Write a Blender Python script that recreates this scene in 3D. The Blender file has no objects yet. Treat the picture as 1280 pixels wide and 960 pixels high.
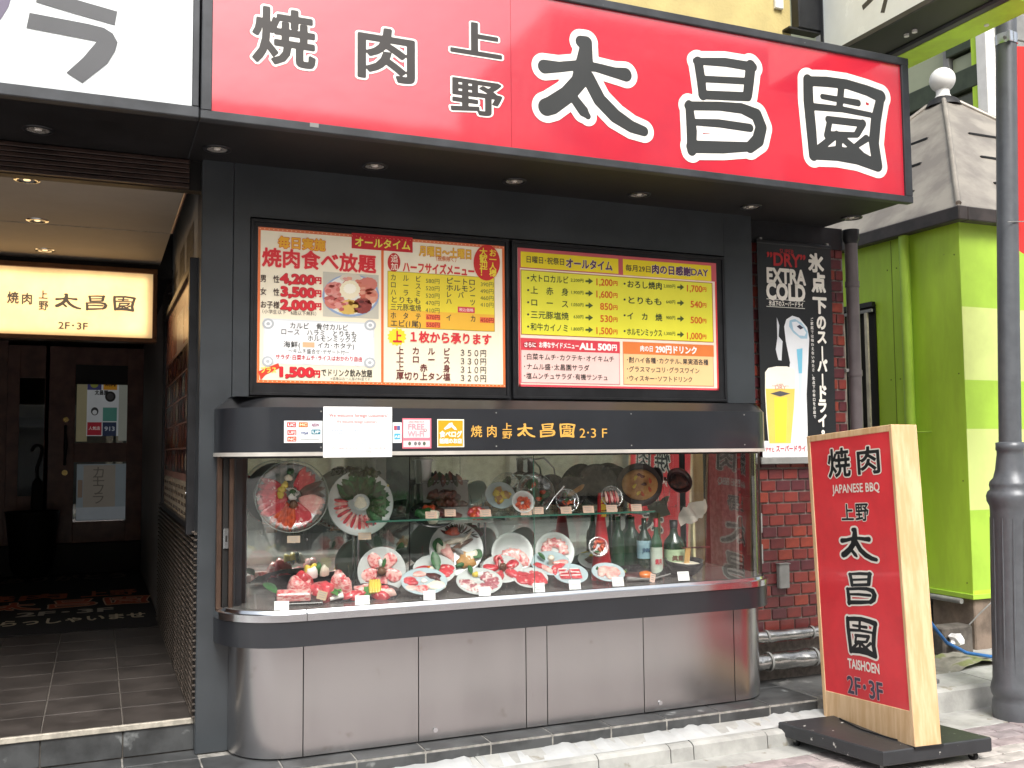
import bpy, bmesh, math, random
import numpy as np
from mathutils import Vector, Matrix
random.seed(7)
SC = bpy.context.scene
COL = SC.collection
R = math.radians
PI = math.pi

# ------------------------------------------------------------------ camera, sky, sun, exposure
YAW, PITCH, ROLL, FPX, EYE = 0.40063052, 0.06831429, -0.00841972, 1222.87544, 1.45
_f = Vector((math.sin(YAW)*math.cos(PITCH), math.cos(YAW)*math.cos(PITCH), math.sin(PITCH)))
_r = Vector((math.cos(YAW), -math.sin(YAW), 0)); _u = _r.cross(_f)
_R = _r*math.cos(ROLL) + _u*math.sin(ROLL); _U = _u*math.cos(ROLL) - _r*math.sin(ROLL)
cd = bpy.data.cameras.new('camera'); cam = bpy.data.objects.new('camera', cd); COL.objects.link(cam)
cd.sensor_width = 36; cd.lens = FPX/1280*36; cd.clip_start = .05; cd.clip_end = 500
cam.matrix_world = Matrix(((_R.x, _U.x, -_f.x, 0), (_R.y, _U.y, -_f.y, 0), (_R.z, _U.z, -_f.z, EYE), (0, 0, 0, 1)))
SC.camera = cam

SUN_EL, SUN_AZ = 50, 188           # a veiled sun, high over the street behind the photographer's right
w = bpy.data.worlds.new('World'); SC.world = w; w.use_nodes = True
nt = w.node_tree; bg = nt.nodes['Background']
sky = nt.nodes.new('ShaderNodeTexSky'); sky.sky_type = 'NISHITA'; sky.sun_disc = False
sky.sun_elevation = R(SUN_EL); sky.sun_rotation = R(SUN_AZ); sky.air_density = 1.0; sky.dust_density = 6.0; sky.ozone_density = .6
hs = nt.nodes.new('ShaderNodeHueSaturation'); hs.inputs['Saturation'].default_value = .35
nt.links.new(sky.outputs[0], hs.inputs['Color']); nt.links.new(hs.outputs[0], bg.inputs[0]); bg.inputs[1].default_value = .15
sd = bpy.data.lights.new('sun', 'SUN'); sd.energy = 1.25; sd.angle = R(20); sd.color = (1, .96, .9)
so = bpy.data.objects.new('sun', sd); COL.objects.link(so)
_a = R(SUN_AZ); _d = Vector((math.sin(_a)*math.cos(R(SUN_EL)), math.cos(_a)*math.cos(R(SUN_EL)), math.sin(R(SUN_EL))))
so.rotation_euler = _d.to_track_quat('Z', 'Y').to_euler(); so.location = (0, 0, 12)
SC.view_settings.view_transform = 'Standard'; SC.view_settings.look = 'None'; SC.view_settings.gamma = 1
SC.view_settings.exposure = 0.74
SC.render.engine = 'CYCLES'
SC.cycles.max_bounces = 10; SC.cycles.transparent_max_bounces = 16; SC.cycles.glossy_bounces = 6

# ------------------------------------------------------------------ measuring: a photo point met with a known plane of the place
def at(px, py, ax, val):
    d = _R*((px-640)/FPX) - _U*((py-480)/FPX) + _f
    o = Vector((0, 0, EYE)); i = 'xyz'.index(ax)
    return o + d*((val-o[i])/d[i])
def depth(p): return (Vector(p)-Vector((0, 0, EYE))).dot(_f)

# ------------------------------------------------------------------ materials
MATS = {}
def srgb(c):
    if isinstance(c, str): c = tuple(int(c[i:i+2], 16)/255 for i in (0, 2, 4))
    return tuple((x/12.92 if x <= .04045 else ((x+.055)/1.055)**2.4) for x in c)
def M(name, col, rough=.5, metal=0, var=.12, scale=8, bump=0, bscale=40, coat=0, emit=0, stretch=None, col2=None, blend=(.4, .6), spec=.5, wear=None, detail=5):
    """one procedural surface: a base colour that wanders between two tones, fine relief, optional worn patches"""
    if name in MATS: return MATS[name]
    m = bpy.data.materials.new(name); m.use_nodes = True; MATS[name] = m
    t = m.node_tree; N = t.nodes; L = t.links; b = N['Principled BSDF']
    c = srgb(col); c2 = srgb(col2) if col2 else tuple(x*(1-var*2.2) for x in c)
    tc = N.new('ShaderNodeTexCoord'); mp = N.new('ShaderNodeMapping'); L.new(tc.outputs['Object'], mp.inputs[0])
    if stretch: mp.inputs['Scale'].default_value = stretch
    nz = N.new('ShaderNodeTexNoise'); nz.inputs['Scale'].default_value = scale; nz.inputs['Detail'].default_value = detail; nz.inputs['Roughness'].default_value = .6
    L.new(mp.outputs[0], nz.inputs[0])
    rp = N.new('ShaderNodeValToRGB'); rp.color_ramp.elements[0].position = blend[0]; rp.color_ramp.elements[1].position = blend[1]
    rp.color_ramp.elements[0].color = (*c2, 1); rp.color_ramp.elements[1].color = (*c, 1)
    L.new(nz.outputs[0], rp.inputs[0]); out = rp.outputs[0]
    if wear:
        n2 = N.new('ShaderNodeTexNoise'); n2.inputs['Scale'].default_value = wear[1]; n2.inputs['Detail'].default_value = 8; L.new(tc.outputs['Object'], n2.inputs[0])
        r2 = N.new('ShaderNodeValToRGB'); r2.color_ramp.elements[0].position = wear[2]; r2.color_ramp.elements[1].position = min(1, wear[2]+.06)
        L.new(n2.outputs[0], r2.inputs[0]); mx = N.new('ShaderNodeMix'); mx.data_type = 'RGBA'
        L.new(r2.outputs[0], mx.inputs[0]); L.new(out, mx.inputs[6]); mx.inputs[7].default_value = (*srgb(wear[0]), 1); out = mx.outputs[2]
    L.new(out, b.inputs['Base Color'])
    mr = N.new('ShaderNodeMapRange'); mr.inputs[3].default_value = max(.02, rough*.8); mr.inputs[4].default_value = min(1, rough*1.2+.02); L.new(nz.outputs[0], mr.inputs[0]); L.new(mr.outputs[0], b.inputs['Roughness'])
    b.inputs['Metallic'].default_value = metal; b.inputs['Coat Weight'].default_value = coat; b.inputs['Specular IOR Level'].default_value = spec
    if coat: b.inputs['Coat Roughness'].default_value = .06
    if emit: L.new(out, b.inputs['Emission Color']); b.inputs['Emission Strength'].default_value = emit
    if bump:
        nb = N.new('ShaderNodeTexNoise'); nb.inputs['Scale'].default_value = bscale; nb.inputs['Detail'].default_value = 4; L.new(mp.outputs[0], nb.inputs[0])
        bp = N.new('ShaderNodeBump'); bp.inputs['Strength'].default_value = bump; bp.inputs['Distance'].default_value = .01; L.new(nb.outputs[0], bp.inputs['Height']); L.new(bp.outputs[0], b.inputs['Normal'])
    return m
def ink(c, rough=.45, emit=0):
    return M('print_'+c+('_lit' if emit else ''), c, rough, var=.03, scale=3, emit=emit)
def glass_mat(name, tint, gloss=.05, ior=1.45, spec=1.0):
    m = bpy.data.materials.new(name); m.use_nodes = True; MATS[name] = m; t = m.node_tree; N = t.nodes; L = t.links
    N.remove(N['Principled BSDF']); tr = N.new('ShaderNodeBsdfTransparent'); tr.inputs[0].default_value = (*tint, 1)
    gl = N.new('ShaderNodeBsdfGlossy'); gl.inputs['Roughness'].default_value = gloss
    lw = N.new('ShaderNodeLayerWeight'); lw.inputs[0].default_value = .5; pw = N.new('ShaderNodeMath'); pw.operation = 'POWER'; pw.inputs[1].default_value = 5; L.new(lw.outputs['Facing'], pw.inputs[0])
    f0 = ((ior-1)/(ior+1))**2*4.0; mu = N.new('ShaderNodeMapRange'); mu.inputs[3].default_value = f0*spec; mu.inputs[4].default_value = min(1, .9*spec); L.new(pw.outputs[0], mu.inputs[0])
    mx = N.new('ShaderNodeMixShader'); L.new(mu.outputs[0], mx.inputs[0]); L.new(tr.outputs[0], mx.inputs[1]); L.new(gl.outputs[0], mx.inputs[2]); L.new(mx.outputs[0], N['Material Output'].inputs[0])
    return m
m_glass = glass_mat('window_glass', (.97, .985, .975), .01, 1.5)
m_glass_edge = M('green_glass_edge', '3f6b5c', .1, var=.1)
m_dark_glass = glass_mat('tinted_glass', (.55, .57, .55), .03, 1.6)
m_bottle = glass_mat('bottle_glass', (.22, .38, .25), .03, 1.7)
m_shelf = glass_mat('shelf_glass', (.86, .95, .90), .02, 1.5)
m_mirror = M('mirror_silver', 'e9f0ea', .012, 1, var=0.01)
m_black = M('black_panel', '3a3f43', .34, var=.1, scale=2.5, coat=.15, bump=.02, bscale=6, wear=('5c6062', 34, .73))
m_black2 = M('black_frame_metal', '2a2b2e', .38, .3, var=.15, scale=6)
m_band = M('black_enamel', '292c31', .3, var=.1, scale=2, coat=.3, wear=('666a6d', 48, .75))
m_soffit = M('soffit_board', '1b1a1b', .5, var=.15, scale=3)
m_signframe = M('sign_frame_grey', '44474b', .42, .35, var=.15, scale=4, wear=('8d9092', 40, .73))
m_steel = M('brushed_steel', 'b8b7b8', .23, .96, var=.035, scale=1.6, stretch=(3, 3, .6), wear=('a9a6a4', 9, .66))
m_chrome = M('chrome_trim', 'd9dee2', .16, 1, var=.04)
m_bronze = M('brown_anodised_metal', '5e4b40', .35, .6, var=.1)
m_tile = M('charcoal_floor_tile', '4b4d4e', .42, var=.22, scale=5, bump=.08, bscale=25, wear=('7d8080', 7, .66))
m_tile_in = M('dark_entrance_tile', '4d4845', .38, var=.18, scale=4, bump=.05, bscale=25)
m_grout = M('pale_grout', '9c9a94', .9, var=.2, scale=20)
m_conc = M('worn_concrete', 'b0b1ad', .85, var=.12, scale=5, bump=.3, bscale=30, wear=('8b877c', 9, .62))
m_mortar = M('white_mortar', 'babdbd', .85, var=.05, scale=6, bump=.3, bscale=25, wear=('a8a8a2', 9, .68))
m_brickm = M('brick_joint', '8d857f', .9, var=.15, scale=30)
BR = [M('brick_glaze_%s' % c, c, .33, var=.25, scale=14, col2=d, blend=(.3, .7), coat=.2, bump=.1) for c, d in
      (('7c352e', '5c2a2a'), ('6c302e', '50282b'), ('8f4030', '6c3029'), ('5e2e32', '47272c'), ('82382f', '6f3330'))]
m_wood = M('pale_beech', 'e3c39a', .5, var=.07, scale=3, stretch=(9, 9, 1), col2='d3ae80', bump=.04, wear=('a07c54', 11, .74))
m_red = M('sign_red', 'ec4048', .32, var=.06, scale=3, coat=.3, bump=.15, bscale=2.5)
m_redsign = M('acrylic_red', 'd62c3e', .22, var=.05, scale=1.1, coat=1, bump=1, bscale=2.2, col2='c4283e')
m_redsign.node_tree.nodes['Principled BSDF'].inputs['Coat IOR'].default_value = 1.9
m_white = M('white_paint', 'e8e8e4', .4, var=.04)
m_paper = M('white_paper', 'f2f3f2', .7, var=.02)
m_green = M('lime_wall', 'c2ea46', .55, var=.07, scale=2.2, stretch=(2, 2, .5), wear=('8aa648', 16, .74), bump=.03)
m_green_l = M('pale_lime_wall', 'd3e38c', .55, wear=('bcc888', 14, .75), var=.05, scale=3, bump=.03)
m_green_m = M('mid_lime_wall', 'a9d048', .55, wear=('93b048', 14, .75), var=.06, scale=3, bump=.03)
m_lamp = M('dark_grey_cast_iron', '62666b', .36, .15, var=.06, scale=12, bump=.1, bscale=60, wear=('9a9a96', 60, .77))
m_roof = M('weathered_roof_sheet', 'a9a398', .42, .35, var=.16, scale=3, col2='8c867e', bump=.15, bscale=5)
m_gutter = M('brown_gutter', '3e3836', .5, var=.2)
m_foil = M('aluminium_foil_lagging', 'c9c8c4', .2, .95, var=.1, bump=.9, bscale=9)
m_grey = M('mid_grey_plastic', '8e8f8c', .5, var=.1)
m_dark = M('near_black', '141414', .5, var=.1)
m_rubber = M('black_rubber', '1d1d1e', .7, var=.1)
m_brownpaint = M('dark_brown_door_paint', '8e665a', .4, var=.15, scale=5, coat=.1)
m_yellow = M('yellow_render', 'cdbb7f', .8, var=.07, scale=4, bump=.25, bscale=60)

# ------------------------------------------------------------------ mesh collector
class MB:
    def __init__(s): s.v = []; s.f = []; s.sm = []
    def add(s, vs, fs, smooth=False):
        b = len(s.v); s.v += [tuple(v) for v in vs]; s.f += [tuple(i+b for i in f) for f in fs]; s.sm += [smooth]*len(fs); return s
    def box(s, x0, x1, y0, y1, z0, z1, bev=0, mat=None):
        if x1 < x0: x0, x1 = x1, x0
        if y1 < y0: y0, y1 = y1, y0
        if z1 < z0: z0, z1 = z1, z0
        vs = []; fs = []
        e = min(bev, (x1-x0)/3, (y1-y0)/3, (z1-z0)/3)
        if e <= 0:
            vs = [(x, y, z) for z in (z0, z1) for y in (y0, y1) for x in (x0, x1)]
            fs = [(0, 2, 3, 1), (4, 5, 7, 6), (0, 1, 5, 4), (2, 6, 7, 3), (0, 4, 6, 2), (1, 3, 7, 5)]
        else:
            bm = bmesh.new(); bmesh.ops.create_cube(bm, size=1)
            for v in bm.verts: v.co = ((x0+x1)/2+v.co.x*(x1-x0), (y0+y1)/2+v.co.y*(y1-y0), (z0+z1)/2+v.co.z*(z1-z0))
            bmesh.ops.bevel(bm, geom=list(bm.edges), offset=e, segments=1, affect='EDGES')
            bm.verts.index_update(); vs = [v.co[:] for v in bm.verts]; fs = [[v.index for v in f.verts] for f in bm.faces]; bm.free()
        if mat is not None: vs = [mat @ Vector(v) for v in vs]
        return s.add(vs, fs)
    def cyl(s, p0, p1, r0, r1=None, n=16, cap=True, smooth=True):
        r1 = r0 if r1 is None else r1; p0 = Vector(p0); p1 = Vector(p1); d = (p1-p0).normalized()
        a = d.orthogonal().normalized(); b = d.cross(a); vs = []
        for p, r in ((p0, r0), (p1, r1)):
            for i in range(n): t = 2*PI*i/n; vs.append(p+(a*math.cos(t)+b*math.sin(t))*r)
        s.add(vs, [(i, (i+1) % n, n+(i+1) % n, n+i) for i in range(n)], smooth)
        if cap: s.add(vs[:n], [tuple(range(n))[::-1]]); s.add(vs[n:], [tuple(range(n))])
        return s
    def tube(s, pts, r, n=10, cap=True):
        pts = [Vector(p) for p in pts]; vs = []; k = len(pts); rr = r if isinstance(r, (list, tuple)) else [r]*k
        ref = Vector((.13, .27, .95))
        for i, p in enumerate(pts):
            d = (pts[min(i+1, k-1)]-pts[max(i-1, 0)]).normalized(); a = d.cross(ref).normalized(); b = d.cross(a)
            for j in range(n): t = 2*PI*j/n; vs.append(p+(a*math.cos(t)+b*math.sin(t))*rr[i])
        s.add(vs, [(i*n+j, i*n+(j+1) % n, (i+1)*n+(j+1) % n, (i+1)*n+j) for i in range(k-1) for j in range(n)], True)
        if cap: s.add(vs[:n], [tuple(range(n))]); s.add(vs[-n:], [tuple(range(n))])
        return s
    def lathe(s, prof, c=(0, 0, 0), n=24, mat=None, smooth=True, squash=(1, 1)):
        vs = []; k = len(prof)
        for r, z in prof:
            for j in range(n):
                t = 2*PI*j/n; v = Vector((c[0]+r*math.cos(t)*squash[0], c[1]+r*math.sin(t)*squash[1], c[2]+z)); vs.append(mat @ v if mat else v)
        return s.add(vs, [(i*n+j, i*n+(j+1) % n, (i+1)*n+(j+1) % n, (i+1)*n+j) for i in range(k-1) for j in range(n)], smooth)
    def sphere(s, c, r, n=16, m=10, sc=(1, 1, 1)):
        return s.lathe([(r*max(.001, math.sin(PI*i/m)), -r*math.cos(PI*i/m)*sc[2]) for i in range(m+1)], c, n, squash=sc[:2])
    def prism(s, poly, fn, d0, d1):
        """poly: list of (u,v); fn(u,v,d)->xyz"""
        n = len(poly); vs = [fn(u, v, d0) for u, v in poly]+[fn(u, v, d1) for u, v in poly]
        return s.add(vs, [tuple(range(n))[::-1], tuple(range(n, 2*n))]+[(i, (i+1) % n, n+(i+1) % n, n+i) for i in range(n)])
    def quad(s, a, b, c, d): return s.add([a, b, c, d], [(0, 1, 2, 3)])
def origin(o):
    v = Vector((0, 0, 0))
    while o is not None: v += o.location; o = o.parent
    return v
def tag(o, label=None, cat=None, group=None, kind=None):
    if label: o['label'] = label
    if cat: o['category'] = cat
    if group: o['group'] = group
    if kind: o['kind'] = kind
    return o
def thing(name, label, cat, loc=(0, 0, 0), group=None, rot=None):
    o = bpy.data.objects.new(name, None); COL.objects.link(o); o.location = loc; o.empty_display_size = .1
    if rot is not None: o.rotation_euler = rot
    return tag(o, label, cat, group)
def part(name, mb, mat, parent=None, local=False, mesh=None, **kw):
    """link one mesh object; coordinates are world metres unless local"""
    if mesh is None:
        off = Vector((0, 0, 0)) if (local or parent is None) else origin(parent)
        me = bpy.data.meshes.new(name)
        me.from_pydata([(v[0]-off.x, v[1]-off.y, v[2]-off.z) for v in mb.v], [], mb.f); me.update()
        me.polygons.foreach_set('use_smooth', mb.sm)
        bm = bmesh.new(); bm.from_mesh(me)
        if not getattr(mb, 'flat', False): bmesh.ops.recalc_face_normals(bm, faces=bm.faces)
        bm.to_mesh(me); bm.free(); me.materials.append(mat)
    else: me = mesh
    o = bpy.data.objects.new(name, me); COL.objects.link(o)
    if parent is not None: o.parent = parent
    return tag(o, **kw)
def struct(name, mb, mat, parent=None, **kw): return part(name, mb, mat, parent, kind='structure' if parent is None else None, **kw)
def solid(name, mb, mat, label, cat, base=None, group=None):
    """a thing that is one mesh, its origin at its base"""
    xs = [v[0] for v in mb.v]; ys = [v[1] for v in mb.v]; zs = [v[2] for v in mb.v]
    b = Vector(base) if base else Vector(((min(xs)+max(xs))/2, (min(ys)+max(ys))/2, min(zs)))
    mb.v = [(v[0]-b.x, v[1]-b.y, v[2]-b.z) for v in mb.v]
    o = part(name, mb, mat, None); o.location = b; return tag(o, label, cat, group)

# ------------------------------------------------------------------ lettering: glyph outlines -> distance field -> filled flat mesh
_tc = bpy.data.curves.new('measure', 'FONT'); _to = bpy.data.objects.new('measure', _tc); COL.objects.link(_to)
def _raw(s):
    _tc.body = s; _tc.size = 1; _tc.resolution_u = 3; bpy.context.view_layer.update()
    return bpy.data.meshes.new_from_object(_to.evaluated_get(bpy.context.evaluated_depsgraph_get()))
def _xmax(s):
    me = _raw(s); x = max(v.co.x for v in me.vertices); bpy.data.meshes.remove(me); return x
_X2 = _xmax('日日'); ADV = {}
def adv(ch):
    if ch not in ADV: ADV[ch] = 1.0 if ch in '　' else (_xmax('日'+ch+'日')-_X2)
    return ADV[ch]
def march(F, x0, y0, h, lev):
    """filled polygons of F<lev"""
    ny, nx = F.shape; I = F < lev; vs = []; fs = []
    full = I[:-1, :-1] & I[1:, :-1] & I[:-1, 1:] & I[1:, 1:]; anyc = I[:-1, :-1] | I[1:, :-1] | I[:-1, 1:] | I[1:, 1:]
    for j in range(ny-1):
        i = 0; row = full[j]
        while i < nx-1:
            if row[i]:
                k = i
                while k < nx-1 and row[k]: k += 1
                b = len(vs); vs += [(x0+i*h, y0+j*h), (x0+k*h, y0+j*h), (x0+k*h, y0+(j+1)*h), (x0+i*h, y0+(j+1)*h)]; fs.append((b, b+1, b+2, b+3)); i = k
            else: i += 1
    js, is_ = np.nonzero(anyc & ~full)
    for j, i in zip(js.tolist(), is_.tolist()):
        cs = ((i, j), (i+1, j), (i+1, j+1), (i, j+1)); vals = [F[c[1], c[0]]-lev for c in cs]; pl = []
        for k in range(4):
            a, b = vals[k], vals[(k+1) % 4]; ca, cb = cs[k], cs[(k+1) % 4]
            if a < 0: pl.append((x0+ca[0]*h, y0+ca[1]*h))
            if (a < 0) != (b < 0):
                t = a/(a-b); pl.append((x0+(ca[0]+(cb[0]-ca[0])*t)*h, y0+(ca[1]+(cb[1]-ca[1])*t)*h))
        if len(pl) > 2: b = len(vs); vs += pl; fs.append(tuple(range(b, b+len(pl))))
    return vs, fs
GF = {}
def gfield(ch, h):
    k = (ch, h)
    if k in GF: return GF[k]
    _tc.fill_mode = 'NONE'; me = _raw(ch); _tc.fill_mode = 'BOTH'          # outlines only: the field below decides what is inside
    if not len(me.edges): GF[k] = None; bpy.data.meshes.remove(me); return None
    V = np.array([v.co[:2] for v in me.vertices]); E_ = np.array([tuple(e.vertices) for e in me.edges]); A = V[E_[:, 0]]; B = V[E_[:, 1]]
    bpy.data.meshes.remove(me)
    m = .13; x0, y0 = V.min(0)-m; x1, y1 = V.max(0)+m; nx = int((x1-x0)/h)+2; ny = int((y1-y0)/h)+2
    gx = x0+np.arange(nx)*h; gy = y0+np.arange(ny)*h+1e-5
    D = np.full((ny, nx), 1e9); cross = np.zeros((ny, nx), int)
    for a, b in zip(A, B):
        i0 = max(0, int((min(a[0], b[0])-m-x0)/h)); i1 = min(nx, int((max(a[0], b[0])+m-x0)/h)+2)
        j0 = max(0, int((min(a[1], b[1])-m-y0)/h)); j1 = min(ny, int((max(a[1], b[1])+m-y0)/h)+2)
        X, Y = gx[None, i0:i1], gy[j0:j1, None]; d = b-a; L = d@d+1e-12
        t = np.clip(((X-a[0])*d[0]+(Y-a[1])*d[1])/L, 0, 1); dd = (X-a[0]-t*d[0])**2+(Y-a[1]-t*d[1])**2
        D[j0:j1, i0:i1] = np.minimum(D[j0:j1, i0:i1], dd)
        if abs(d[1]) > 1e-9:
            lo, hi = min(a[1], b[1]), max(a[1], b[1]); js = np.nonzero((gy >= lo) & (gy < hi))[0]
            if len(js):
                xc = a[0]+(gy[js]-a[1])*d[0]/d[1]; ii = np.clip(np.ceil((xc-x0)/h).astype(int), 0, nx-1); np.add.at(cross, (js, ii), 1)
    ins = np.cumsum(cross, 1) % 2 == 1
    F = np.sqrt(D); F[ins] *= -1; GF[k] = (F, x0, y0); return GF[k]
GM = {}
def glyph(ch, bold, h):
    k = (ch, bold, h)
    if k not in GM:
        g = gfield(ch, h); GM[k] = ([], []) if g is None else march(g[0], g[1], g[2], h, bold)
    return GM[k]
def strokes_field(strokes, h=.008):
    m = .14; nx = int((1+2*m)/h)+2; gx = -m+np.arange(nx)*h; X, Y = np.meshgrid(gx, gx); F = np.full(X.shape, 9.)
    for st in strokes:
        for (ax, ay, ar), (bx, by, br) in zip(st[:-1], st[1:]):
            dx, dy = bx-ax, by-ay; t = np.clip(((X-ax)*dx+(Y-ay)*dy)/(dx*dx+dy*dy+1e-9), 0, 1)
            F = np.minimum(F, np.hypot(X-ax-t*dx, Y-ay-t*dy)-(ar+(br-ar)*t))
    return F, -m, -m
# the three brush-drawn characters of the shop name, measured off the big signboard
def _meas(z, pls):
    ox, oy, s = z; out = []
    for pl in pls:
        q = []
        for x, y, r in pl:
            p = at(ox+x/s, oy+y/s, 'y', 4.36); p2 = at(ox+(x+r)/s, oy+y/s, 'y', 4.36); q.append((p.x, p.z, abs(p2.x-p.x)))
        out.append(q)
    xs = [(a-r, a+r) for q in out for a, b, r in q]; ys = [(b-r, b+r) for q in out for a, b, r in q]
    x0, x1 = min(a for a, b in xs), max(b for a, b in xs); y0, y1 = min(a for a, b in ys), max(b for a, b in ys); k = max(x1-x0, y1-y0)
    return [[((a-x0)/k, (b-y0)/k, r/k) for a, b, r in q] for q in out], (x0, y0, k, x1-x0, y1-y0)
_z3 = (640, 0, 2.4615); _z4 = (960, 0, 3.2)
TAI = _meas(_z3, [[(102, 203, 20), (150, 204, 15), (200, 199, 14), (260, 205, 13), (320, 222, 15), (352, 228, 19)],
                  [(215, 126, 17), (232, 128, 17), (226, 190, 26), (208, 250, 23), (172, 290, 24), (125, 322, 26), (108, 328, 25)],
                  [(236, 236, 20), (272, 305, 20), (320, 355, 20), (370, 388, 17), (408, 402, 14)],
                  [(196, 305, 14), (222, 340, 16), (236, 356, 9)]])
SHO = _meas(_z3, [[(576, 188, 14), (584, 240, 14), (590, 292, 13)], [(738, 200, 15), (733, 245, 15), (728, 290, 14)], [(568, 186, 9), (660, 190, 12), (745, 204, 12)],
                  [(590, 241, 9), (725, 248, 9)], [(588, 290, 12), (728, 296, 12)],
                  [(548, 320, 12), (556, 400, 16), (556, 462, 14)], [(545, 324, 12), (640, 325, 12), (710, 332, 14), (755, 352, 17), (770, 390, 17), (760, 430, 18), (735, 452, 15)],
                  [(560, 374, 9), (640, 378, 11), (735, 392, 11)], [(556, 450, 17), (650, 452, 16), (740, 450, 12)]])
EN = _meas(_z4, [[(164, 318, 19), (166, 400, 20), (178, 520, 20), (186, 620, 18)], [(165, 322, 16), (240, 325, 17), (320, 335, 16), (400, 360, 17), (455, 384, 20)],
                 [(455, 390, 16), (436, 480, 20), (428, 570, 20), (442, 660, 20)], [(186, 615, 18), (280, 612, 24), (360, 625, 25), (440, 662, 18)],
                 [(222, 384, 9), (365, 410, 11)], [(298, 340, 13), (290, 430, 13)], [(190, 425, 12), (300, 435, 10), (415, 458, 9)],
                 [(245, 476, 12), (380, 492, 12)], [(252, 478, 11), (240, 540, 12)], [(384, 492, 13), (362, 532, 12)], [(250, 536, 11), (360, 538, 9)],
                 [(280, 535, 12), (212, 590, 13)], [(290, 540, 13), (286, 610, 13)], [(305, 555, 12), (365, 605, 13), (392, 630, 12)], [(398, 552, 12), (352, 585, 9)]])
BRUSH = {'太': TAI, '昌': SHO, '園': EN}
BF = {}
def brush(ch, lev):
    if ch not in BF: BF[ch] = strokes_field(BRUSH[ch][0])
    F, x0, y0 = BF[ch]; k = ('b'+ch, lev)
    if k not in GM: GM[k] = march(F, x0, y0, .008, lev)
    return GM[k]

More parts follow.
